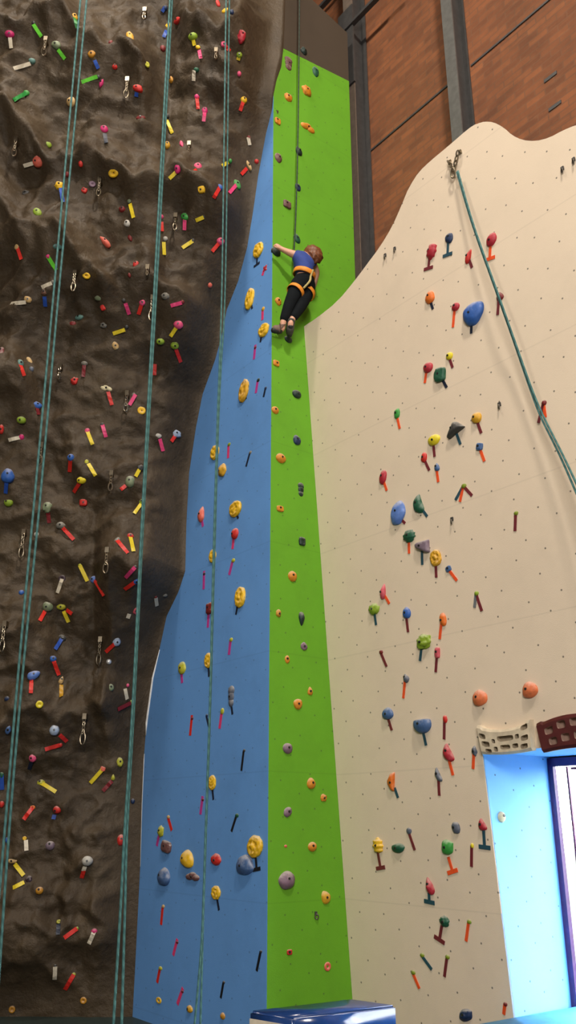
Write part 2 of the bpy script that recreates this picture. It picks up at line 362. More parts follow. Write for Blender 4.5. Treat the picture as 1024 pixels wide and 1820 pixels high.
# ------------------------------------------------------------------ brown sculpted rock wall (front, overhanging)
TOPX = [(485,165),(491,130),(499,100),(503,60),(505,0),(506,-60),(506,-140)]
bz = [p.z for p in EP] ; bx = [p.x for p in EP]; by = [p.y for p in EP]
for i, q in enumerate(TOPX):
    P = at_y(*q, 6.94 - .01*i); bz.append(P.z); bx.append(P.x); by.append(P.y)
bz = np.array([0] + bz); bx = np.array([bx[0]] + bx); by = np.array([by[0]] + by)
NX, NZ = 190, 560
zz = np.linspace(0, 12.2, NZ)
xr = np.interp(zz, bz, bx) + .07; yb = np.interp(zz, bz, by)
xr = np.where(zz > EP[-1].z, xr - .07, xr)
ylin = 8.6 - zz*(1.75/9.0)
def ridge_field(px, py):
    """sculpted ledges: slabby above a ledge line, undercut below it"""
    L = [([(-300,150),(0,120),(50,112),(100,104),(140,112),(210,136),(252,165),(292,220)], .20, 55, 110),
         ([(300,50),(330,92),(390,104),(430,112),(470,150)], .17, 60, 130),
         ([(-300,220),(0,262),(50,282),(100,326),(180,346),(280,372),(350,380),(420,402),(470,420)], .17, 55, 75),
         ([(-300,360),(0,392),(40,424),(100,480),(150,503),(200,532),(260,548),(330,562),(400,590)], .20, 60, 120),
         ([(-300,640),(0,668),(50,690),(70,720),(80,800)], .10, 50, 80),
         ([(100,830),(180,850),(250,890),(290,900),(332,880)], .07, 70, 40),
         ([(170,1010),(210,1040),(250,1045),(300,1035),(340,1010)], .22, 90, 150),
         ([(-300,1110),(0,1105),(60,1120),(90,1160)], .09, 50, 80),
         ([(-300,1300),(0,1290),(80,1275),(160,1262),(230,1290)], .09, 60, 60),
         ([(-300,1640),(0,1650),(80,1640),(160,1635),(240,1660)], .10, 50, 80),
         ([(-300,1720),(0,1705),(60,1690),(120,1760),(200,1740)], .07, 30, 40)]
    f = 0
    for pts, amp, wa, wb in L:
        xs = [p[0] for p in pts]; ys = [p[1] for p in pts]
        yl = np.interp(px, xs, ys) + 14*np.sin(px*.045 + amp*90) + 6*np.sin(px*.13)
        d = yl - py
        g = np.where(d > 0, np.exp(-(d/wa)**1.3), np.exp(-(-d/wb)))
        edge = np.clip((px - xs[0])/40, 0, 1)*np.clip((xs[-1] + 10 - px)/40, 0, 1)
        f = f + 2.7*amp*g*edge
    for (kx, ky, r, a) in [(140,1478,14,.05),(176,1483,14,.05),(125,1500,9,.03),(152,1532,26,.06),(134,1590,17,.05),(172,1606,16,.045),(98,1605,11,.03),(34,1490,12,.03),(120,1435,12,.03),(185,1260,22,.05),(198,1225,16,.04),(245,375,14,.03),(95,395,16,.04),(330,1030,30,.05),(270,925,20,.03),(20,690,36,.08),(70,560,26,.05),(40,585,22,.04),(280,505,20,.04),(200,560,18,.05),(430,60,30,.07),(470,60,28,.06),(455,130,24,.06)]:
        f = f + 1.7*a*np.exp(-((px-kx)**2 + (py-ky)**2)/(r*r)*.8)
    return f
V = np.zeros((NZ, NX, 3))
tx = np.linspace(0, 1, NX)
for j in range(NZ):
    V[j, :, 0] = -4.6 + (xr[j] + 4.6)*tx**.93
V[:, :, 2] = zz[:, None]
wgt = np.clip(1 - (xr[:, None] - V[:, :, 0] - .1)/1.5, 0, 1)**1.2
V[:, :, 1] = yb[:, None]*wgt + ylin[:, None]*(1 - wgt)
v = V - np.array([0, 0, CAM_H]); zc = v[:, :, 1]*cos(PITCH) + v[:, :, 2]*sin(PITCH)
PX = 512 + FPX*v[:, :, 0]/zc; PY = 910 - FPX*(-v[:, :, 1]*sin(PITCH) + v[:, :, 2]*cos(PITCH))/zc
fade = np.clip((xr[:, None] - V[:, :, 0] - .09)/.35, 0, 1); fade = fade*fade*(3-2*fade)
disp = ridge_field(PX, PY)
nz = np.zeros((NZ, NX))
for j in range(NZ):
    for i in range(NX):
        p = Vector((V[j, i, 0], 0, V[j, i, 2]))
        w = noise.noise(p*.9 + Vector((7, 3, 1)))*.5
        q = Vector((p.x*1.1 + w, 2.2, p.z*1.7 + p.x*.5))
        n1 = noise.fractal(q*1.1, .9, 2.1, 5)
        n2 = 1 - abs(noise.noise(Vector((p.x*2.6 + w*2, 9, p.z*3.6 - p.x*.9))))
        n3 = noise.fractal(p*7.5, .8, 2.0, 3)
        nz[j, i] = .10*n1 + .07*n2*n2 + .024*n3
disp = disp + nz
low = np.clip((V[:, :, 2] - .1)/.5, .25, 1)
V[:, :, 1] -= disp*fade*low
V[:, :, 0] = np.where(tx[None, :] > .995, xr[:, None], V[:, :, 0])
verts = V.reshape(-1, 3).tolist()
faces = [(j*NX+i, j*NX+i+1, (j+1)*NX+i+1, (j+1)*NX+i) for j in range(NZ-1) for i in range(NX-1)]
b0 = len(verts)
for j in range(NZ): verts.append([xr[j] + .02, V[j, -1, 1] + .55, zz[j]])
for j in range(NZ-1): faces.append((j*NX+NX-1, b0+j, b0+j+1, (j+1)*NX+NX-1))
me = bpy.data.meshes.new('wall_rock'); me.from_pydata(verts, [], faces); me.update()
structure(link('wall_rock', me, ROCK, None, True))
BVH = BVHTree.FromPolygons([Vector(p) for p in verts], faces)
def rock_hit(px, py):
    P, n, i, d = BVH.ray_cast(CAM, ray(px, py).normalized())
    if P is None: P = at_y(px, py, 8.3); n = Vector((0, -1, 0))
    if n.dot(CAM - P) < 0: n = -n
    return P, n

# ------------------------------------------------------------------ climbing holds
_dirs = {}
def ico(sub):
    if sub not in _dirs:
        b = bmesh.new(); bmesh.ops.create_icosphere(b, subdivisions=sub, radius=1)
        _dirs[sub] = ([v.co.copy() for v in b.verts], [[v.index for v in f.verts] for f in b.faces]); b.free()
    return _dirs[sub]
WORDS = {'r': 'round', 'e': 'egg-shaped', 'o': 'oblong', 'd': 'pocketed', 'w': 'wedge-shaped', 'h': 'curved', 'k': 'rough', 'b': 'blocky',
         'i': 'ribbed', 'c': 'lumpy', 'g': 'ring-like', 'x': 'star-shaped', 's': 'tiny', 't': 'half-dome', 'f': 'flat-sided', 'q': 'wedge-shaped', 'l': 'leaf-shaped', 'z': 'three-cornered'}
KC = {'r': .85, 'e': .75, 'o': .65, 'd': .5, 'w': .75, 'h': .6, 'k': .75, 'b': .7, 'i': .7, 'c': .7, 'g': .45, 'x': .4, 's': .8, 't': .8, 'f': .6, 'z': .75, 'q': .75, 'l': .65}
POLY = {'z': [(-.05,1),(.3,.85),(1.05,-.25),(-.8,-1),(-1,-.7)], 'q': [(-1,.75),(-.75,1),(1,.95),(.9,-1),(.6,-1),(-.9,.15)],
        'f': [(.3,1),(.5,1),(.45,-1),(.1,-1),(-.85,-.45),(-1,0),(-.4,.8)]}
def poly_r(pts, x, y):
    a = math.atan2(y, x); d = (cos(a), sin(a)); best = 1.0
    for (x0, y0), (x1, y1) in zip(pts, pts[1:] + pts[:1]):
        ex, ey = x1-x0, y1-y0; den = d[0]*ey - d[1]*ex
        if abs(den) < 1e-9: continue
        t = (x0*ey - y0*ex)/den; q = (x0*d[1] - y0*d[0])/den
        if t > 0 and -1e-6 <= q <= 1 + 1e-6: best = t
    return best
def sgn(a): return -1 if a < 0 else 1
def shape_fn(s, d, seed):
    """unit direction -> local shape (x right, y up, z out of the wall), roughly within the unit box"""
    x, y, z = d
    o = Vector((seed*3.17, seed*1.31, seed*.7)); k = 1.0
    if s in 'r': k = 1 + .07*noise.noise(d*1.4 + o)
    elif s == 's': k = 1 + .10*noise.noise(d*1.6 + o)
    elif s == 'e': x *= 1 - .22*y; z *= 1 - .12*y; k = 1 + .08*noise.noise(d*1.5 + o)
    elif s == 'o': k = 1 + .14*noise.noise(d*1.6 + o)
    elif s == 'd':
        r = sqrt(x*x + y*y); p = 0
        for q in range(6):
            a = q*2.4 + seed; rq = .28 + .36*((q*.618 + seed*.37) % 1); p -= (.45 + .3*((q*seed*.73) % 1))*math.exp(-(((x - rq*cos(a))**2 + (y - rq*sin(a))**2)/(.012 + .014*((q*.41 + seed*.19) % 1)))**1.3)
        z = max(z, 0)**.45*(1.1 + p) + .35*z*noise.noise(d*4 + o); k = 1 + .10*noise.noise(d*3 + o)
    elif s == 'w': x *= .72 - .34*y; z *= 1.0 - .55*y*1.0 if y > 0 else 1.0; k = 1 + .10*noise.noise(d*1.6 + o)
    elif s in POLY:
        rr = poly_r(POLY[s], x, y); rim = sqrt(x*x + y*y)**.6; ll = max(1e-6, sqrt(x*x + y*y))
        x, y = x/ll*rim*rr, y/ll*rim*rr; z = sgn(z)*abs(z)**.9; k = 1 + .05*noise.noise(d*2 + o)
    elif s == 'h': x = x*(.78 + .25*y*-1) + .42*y*y - .18; k = 1 + .08*noise.noise(d*1.6 + o)
    elif s == 'k': k = 1 + .30*noise.noise(d*2.3 + o) + .12*noise.noise(d*5.5 + o)
    elif s == 'b': e = .55; x, y, z = sgn(x)*abs(x)**e*.86, sgn(y)*abs(y)**e*.86, sgn(z)*abs(z)**e*.9; k = 1 + .10*noise.noise(d*2 + o)
    elif s == 'i': k = 1 + .12*sin(y*11 + seed); x *= .95
    elif s == 'l': x *= (1 - abs(y)**2.2*.7); x += .18*y*y; k = 1 + .06*noise.noise(d*2 + o)
    elif s == 'g':
        r = sqrt(x*x + y*y); z = max(z, 0)**.5*(1 - 1.05*math.exp(-(r/.38)**4))
    elif s == 'x': a = math.atan2(y, x); k = .62 + .38*cos(2*(a - .4))**2
    elif s == 't': y = min(y, .42) + .25*max(0, y-.42); k = 1.04; z *= 1.05
    return Vector((x, y, z))*k
SPECS = []     # every hold: dict with its label ingredients
_seed = [0]
def px_per_m(P, v): a = proj(P - v*.05); b = proj(P + v*.05); return abs(b[0]-a[0])*10, abs(b[1]-a[1])*10
def wall_frame(w, px, py, lift=0):
    if w in PL:
        o, u, v, n = PL[w]; return hit(px, py, o + n*lift, n) - n*lift, u, v, n
    P, n0 = rock_hit(px, py); acc = Vector(n0)
    for dx, dy in ((-8, 0), (8, 0), (0, -8), (0, 8)): acc += rock_hit(px+dx, py+dy)[1]
    n = (acc.normalized()*.7 + Vector((0, -.9, .15))*.5).normalized()
    u = Vector((0, 0, 1)).cross(n).normalized(); u = -u if u.x < 0 else u
    return P, u, n.cross(u)*(1 if n.cross(u).z > 0 else -1), n
def strip(pts, nrm, wid, th):
    """tape: a thin band through pts"""
    bm = bmesh.new(); rows = []
    for i, p in enumerate(pts):
        t = (pts[min(i+1, len(pts)-1)] - pts[max(i-1, 0)]).normalized(); n = nrm[i]; s = t.cross(n).normalized()*wid/2
        rows.append([bm.verts.new(p - s), bm.verts.new(p + s), bm.verts.new(p + s + n*th), bm.verts.new(p - s + n*th)])
    for a, b in zip(rows, rows[1:]):
        for k in range(4): bm.faces.new((a[k], a[(k+1) % 4], b[(k+1) % 4], b[k]))
    bm.faces.new(rows[0][::-1]); bm.faces.new(rows[-1]); return bm
def make_tape(w, t, inv, parent):
    code, x0, y0, x1, y1, T = t
    if w in PL:
        n = PL[w][3]; p0, p1 = wall_frame(w, x0, y0)[0], wall_frame(w, x1, y1)[0]
        bm = strip([p0 + n*.001, p1 + n*.001], [n, n], .036 if w == 'B' and code not in 'NK' else .026 if w == 'B' else .023, .004)
        if T:
            d = (p1 - p0).normalized(); s = d.cross(n).normalized()
            b2 = strip([p1 - s*.05 + n*.0015, p1 + s*.05 + n*.0015], [n, n], .028, .004)
            tmp = bpy.data.meshes.new('t'); b2.to_mesh(tmp); b2.free(); bm.from_mesh(tmp); bpy.data.meshes.remove(tmp)
    else:
        K = 5; pts, nr = [], []
        for k in range(K):
            P, n = rock_hit(x0 + (x1-x0)*k/(K-1), y0 + (y1-y0)*k/(K-1)); v = (CAM - P).normalized()
            pts.append(P); nr.append((n + v).normalized())
        # a tape spans hollows straight: keep it on the outer hull
        e0, e1 = pts[0], pts[-1]
        if abs((e0-CAM).length - (e1-CAM).length) > .25: e1 = CAM + (e1-CAM).normalized()*((e0-CAM).length); pts[-1] = e1
        for k in range(1, K-1):
            m = e0.lerp(e1, k/(K-1)); dm, dp = (m-CAM).length, (pts[k]-CAM).length
            pts[k] = CAM + (pts[k]-CAM).normalized()*min(dm, max(dp, dm-.05))
        pts = [p + (CAM-p).normalized()*.012 for p in pts]
        bm = strip(pts, nr, .036, .004)
    bmesh.ops.transform(bm, matrix=inv, verts=bm.verts)
    return bm_obj('tape_strip', bm, tape_mat(code), parent)
def make_hold(w, px, py, wd, hg, rot, s, col, tapes, name=None):
    _seed[0] += 1; sd = _seed[0]; random.seed(sd)
    P0, u, v, n = wall_frame(w, px, py); m = depth(P0)/FPX
    c = KC[s]*sqrt(wd*hg)/2*m
    P, u, v, n = wall_frame(w, px, py, c*.40)
    if w not in PL: P = P - n*.0
    ux, vy = px_per_m(P, u)[0], px_per_m(P, v)[1]; nx, ny = px_per_m(P, n)
    hw, hh = wd/2, hg/2
    k0 = .5
    a = sqrt(max(.40*hw*hw, hw*hw - (k0*c*nx)**2))/ux; b = sqrt(max(.45*hh*hh, hh*hh - (k0*c*ny)**2))/vy
    if w == 'R': a *= 1.0; c *= 1.0
    R = Matrix((u, v, n)).transposed()
    e = empty(name or 'climbing_hold', P, R); e.rotation_mode = 'QUATERNION'
    inv = (Matrix.Translation(P) @ R.to_4x4()).inverted()
    dirs, faces = ico(4 if s == 'd' or wd*hg > 500 else 3 if wd*hg > 90 else 2)
    cr, sr = cos(radians(rot)), sin(radians(rot)); sink = .012 if w in PL else .05
    vs = []
    for d in dirs:
        q = shape_fn(s, d, sd)
        x, y, z = q.x*a, q.y*b, (q.z*c if q.z > 0 else -sink*min(1, -q.z*3))
        vs.append((x*cr - y*sr, x*sr + y*cr, z))
    if s == 'c':
        base, bf = vs, faces; vs, faces = [], []
        for i in range(3):
            ox, oy, sc = (0, (.62, 0, -.6)[i]*b, (.55, .6, .5)[i]) if hg >= wd else ((.55, 0, -.55)[i]*a, (-.2, .25, -.1)[i]*b, .72)
            k = len(vs); vs += [(p[0]*(sc if hg < wd else .95*(1-.1*i)) + ox, p[1]*sc + oy, p[2]*sc*1.1) for p in base]; faces += [[q + k for q in f] for f in bf]
    me = bpy.data.meshes.new('grip'); me.from_pydata(vs, [], faces); me.update()
    g = link('grip', me, hold_mat(col), e, s not in 'b')
    if wd*hg >= 120 and s not in 'gxd':
        bm = bmesh.new(); r = .011
        bx_, by_ = random.uniform(-.25, .1)*a, random.uniform(-.1, .3)*b
        if s == 'c': bx_, by_ = 0, 0
        tree = BVHTree.FromPolygons([Vector(q) for q in vs], faces); hp = tree.ray_cast(Vector((bx_, by_, 1)), Vector((0, 0, -1)))
        zz_ = hp[0].z if hp[0] is not None else c; nn = hp[1] if hp[0] is not None else Vector((0, 0, 1))
        M_ = Matrix.Translation((bx_, by_, zz_)) @ nn.to_track_quat('Z', 'Y').to_matrix().to_4x4()
        bmesh.ops.create_cone(bm, cap_ends=True, segments=10, radius1=r, radius2=r*.8, depth=.008, matrix=M_)
        bm_obj('bolt', bm, BOLT, e)
    for t in tapes: make_tape(w, t, inv, e)
    SPECS.append(dict(o=e, w=w, x=px, y=py, s=s, col=col, t=[TAPES[q[0]][0] for q in tapes], a=wd*hg))
    return e
def parse(w, text):
    for ln in text.strip().splitlines():
        ln = ln.strip()
        if not ln: continue
        h, *ts = ln.split('|'); p = h.split()
        x, y, wd, hg, rot = map(float, p[:5]); tapes = []
        for t in ts:
            q = t.split(); T = q[-1] == 'T'; nums = list(map(float, q[1:-1] if T else q[1:]))
            if len(nums) == 2: nums = [x, y] + nums
            tapes.append((q[0], *nums, T))
        make_hold(w, x, y, wd, hg, rot, p[5], p[6], tapes, 'foothold' if p[5] == 's' else None)

# columns: x y width height tilt shape colour | tape colour, (from x y,) to x y, T = with a crosspiece
parse('W', '''
766 446 17 27 -25 i cr|M 764 455 762 477 T
797.5 423 14 17 0 o nb|T 796 453 T
832 455 12 24 -30 w re|M 833 458 839.5 476
872.5 425.5 17 23 -35 o cr|O 871 460 T
763 527.5 16 22 -10 e or|N 770 549.5
809 545 14 14 0 r cr|O 805.5 582
840 555 33 42 -62 e bl|N 839 568 838 593
887.5 526 16 15 0 w dr|M 885 560
798 632.5 12 13 0 r ly|M 805 653.6
759.5 653 17 18 0 r cr|O 755.5 681
781.4 665.6 22 28 -15 b dg|N 786 673 794.6 689
705 735 10 18 -12 o gr|O 711 762
846 742.5 18 19 0 r mu|M 849 750 856 770
808 762 32 26 0 z dk|T 811 768 819 790
770 781.5 21 19 0 r ly|M 773 812
753 813 11 18 -10 o re|M 763.6 836
776 830 11 15 0 w sb|O 779.5 857
852 793.5 13 15 -20 b sb|O 861.5 820
680 848 12 26 -18 o cr|O 688 872
705.6 912 24 43 -22 o pe|M 711 921 720.7 930
743 895.5 20 34 5 h dg|T 749 903 760 918
824 863.5 9 9 0 s lo|T 810 889|O 818 892|M 839.6 881
917 912 8 8 0 s lo|M 916 944
726 952.5 22 21 0 i dg|O 727 957 727.6 984
749.7 973 25 23 0 q gp|T 750.5 977 751 1004
774 991.6 19 29 0 d mu|M 775 1000 776 1026.6
796.7 1011 11 12 20 b sb|O 812.7 1032
680 1051 12 28 -15 w ro|O 692.6 1073
664 1082.5 19 20 0 k li|T 666 1090 669 1111
721.8 1089 14 21 5 e bl|M 726 1123.6
786.5 1101 12 24 0 o or|O 785 1108 782 1136
752 1140.4 24 27 10 k li|T 750 1150 747 1174.7
777 1160 10 23 -8 b ro|M 777 1165 775 1194.6
846.4 1054.6 8 9 0 s li|A 844 1080|M 857 1086
677 1159 7 8 0 s dr|M 687.7 1185
720.7 1205 12 17 25 w sl|O 717.4 1241
687.7 1268 19 22 0 e sb|M 690 1276 697 1298
748.4 1287 30 32 0 t sb|T 752 1298 758 1325
790.6 1278 8 14 0 o re|M 790 1314
795.4 1338 19 34 20 h cr|O 799 1352 805.8 1378
843 1335 9 17 0 k sl|O 841.4 1366.5
696 1389 16 34 -8 f or|T 702 1400 708 1418
778.4 1377.4 11 27 20 h sl|M 780 1387 781.4 1414
850.8 1240 26 29 15 e ot
940 1225.5 28 29 15 e ot
670.5 1503 18 29 0 i ye|M 672 1515 677 1542.5 T
706.5 1507.5 23 17 5 o dg
726.3 1477 9 12 0 o sl|M 737.8 1511
809.6 1471 15 22 35 o sl
793.6 1505.7 21 33 -55 l gr|O 797.4 1523 805 1549 T
856.6 1466 16 23 25 h cr|T 860 1472 862 1505.7 T
839 1503 6 10 0 s ly|M 838.6 1540.5
762.4 1575 16 33 18 w cr|T 763 1587 763.7 1603 T
789 1637.6 16 20 0 k dg|M 786 1645 781.6 1670 T
833.5 1638.5 8 9 0 s lo|O 829 1672.7
750 1698 8 9 0 s lo|T 768 1723
795 1701 8 9 0 s lo|M 790.5 1736
734 1728.7 8 9 0 s lo|O 746 1757
898 1785 7 9 0 s dr|O 896 1803
826.6 1804.7 25 22 20 o nb
966.5 716 9 10 0 s dr|O 970 742|M 957.5 752
''')
parse('G', '''
541 90 11 12 0 k bg
514 112 15 21 0 c pb
561.6 127 12 17 0 o dg
546 160.5 17 17 -30 k am
513 172.7 14 13 0 k am
494 215 12 13 0 b am
548 225.5 20 14 0 c am
531.6 267.4 15 16 20 w bg
495.5 280 13 17 0 o pb
530 332.7 10 14 10 o nb
511 363 16 15 0 b pb
528.6 424 12 16 20 o dg
492 446 16 17 -20 r bg
495 535 11 14 0 k am
513.5 603 14 12 0 r bg
491.5 645.5 13 12 0 b am
528.5 700 16 15 0 r bg
490 728.5 13 13 0 r am
528.5 781.5 14 18 20 e nb
500.5 814 18 17 0 r am
536 870 12 22 0 c bg
498.4 904 14 12 0 b am
537.5 962 13 18 0 b bg
521 1024 16 19 0 r am
495.6 1090 9 15 0 k oc
537 1100 13 26 180 w bg
541 1148.7 12 14 0 k pu
511 1172 9 15 0 o am
552 1228 12 16 0 w am
531 1250.8 15 21 -55 e am
512.4 1330 17 20 0 r pu
554 1392 15 21 10 e am
575.7 1418 11 13 0 k am
512.4 1443.5 13 22 -50 o pu
508 1504 6 6 0 s sa
556.4 1505 16 18 0 r am
512 1565 29 33 10 r pu
580 1594.6 16 25 35 e mu
515 1692.4 11 12 0 b re
582.6 1718 12 17 0 g sa
''')
parse('B', '''
458.7 444 17 25 -12 d ye|N 458 450 457 470.7 T
471 477 9 14 20 x cr|P 467 490
443.4 531 15 35 -12 d ye|N 446 537 449 549
467.5 549 6 8 0 s mu|P 467 569
468.4 586.5 18 23 0 d ye|N 466 592 463.4 608.6
453.7 618 5 6 0 s mr|G 454.6 613 452 638.7
433 694.5 16 38 -18 d mu|N 435 698 438 709.5
459 675.6 6 7 0 s bg|G 455.4 699
472 690 5 6 0 s nb|N 473 688 469 706
445 804 5 6 0 s gg|N 438 829.4
381.4 804 15 25 -10 d ye
407 790 6 7 0 s lo|P 406 814.5
394 835.5 15 22 0 k mu
356.8 913.5 14 28 -8 w sa|G 359 922 361.4 936
418 904 21 28 0 d ye|N 420 908 424 922
416.5 948.4 13 20 0 r re|P 416 955 414 976
377.6 988 12 23 0 d ye|N 379 994 381.7 1010
414.4 996 7 8 0 s yg|G 408 1022
363 1020 5 6 0 s dp|G 363.4 1015 362.6 1047.5
426.6 1061 18 37 0 d ye|N 424 1071 420 1092.6
372 1081 14 24 0 b dr|G 371.6 1089 370 1115.5
410.6 1137 7 8 0 s yg|G 407.6 1164
370 1173.5 13 27 0 d ye|N 371 1180 372 1203
322.5 1187 14 23 -20 o yg|G 323 1194 324.5 1214
409.4 1238 13 34 0 c sl|N 411 1247 414 1270
395 1264 7 12 0 o yg|P 391 1295
341.5 1277 5 6 0 s mr|R 342 1271 338.5 1307.5
367.5 1272 5 6 0 s nb|N 372.5 1293.6
434 1334 5 6 0 s dk|K 429.7 1370
377 1391 13 27 0 d ye|N 378 1400 380 1421.6
360.6 1421.6 5 6 0 s mr|G 361 1415 357 1447.5
421 1449.5 7 8 0 s dg|K 412 1478
299 1452 6 7 0 s ta|R 306 1476
285 1477.5 11 21 -5 k yg|G 283 1486 279.4 1503.6
294.6 1504.6 20 24 -10 b pb
331 1526 23 32 -12 e ye
341 1558 20 17 0 c pb
289.5 1558 22 33 0 e sb
383 1528 18 22 0 o re
433 1537 31 36 0 e sb
452.8 1504.6 26 40 18 d ye|K 455 1520 457 1545 T
383.5 1586.6 16 25 0 d ye|N 386 1594 390 1618
290 1611 6 7 0 s ta|R 287 1643.7
315 1675 5 6 0 s mr|P 316 1669 308.6 1698
285 1721 7 8 0 s yg|R 280 1746.5
282 1778 10 12 0 g ye
324.3 1762.5 5 6 0 s mr|P 326 1756 316 1785
336.5 1793.5 11 14 0 r mu
395.4 1806 9 13 0 r oc
398 1746 5 6 0 s dk|K 393 1774
464 1691.4 5 6 0 s dk|K 457 1725.7
''')
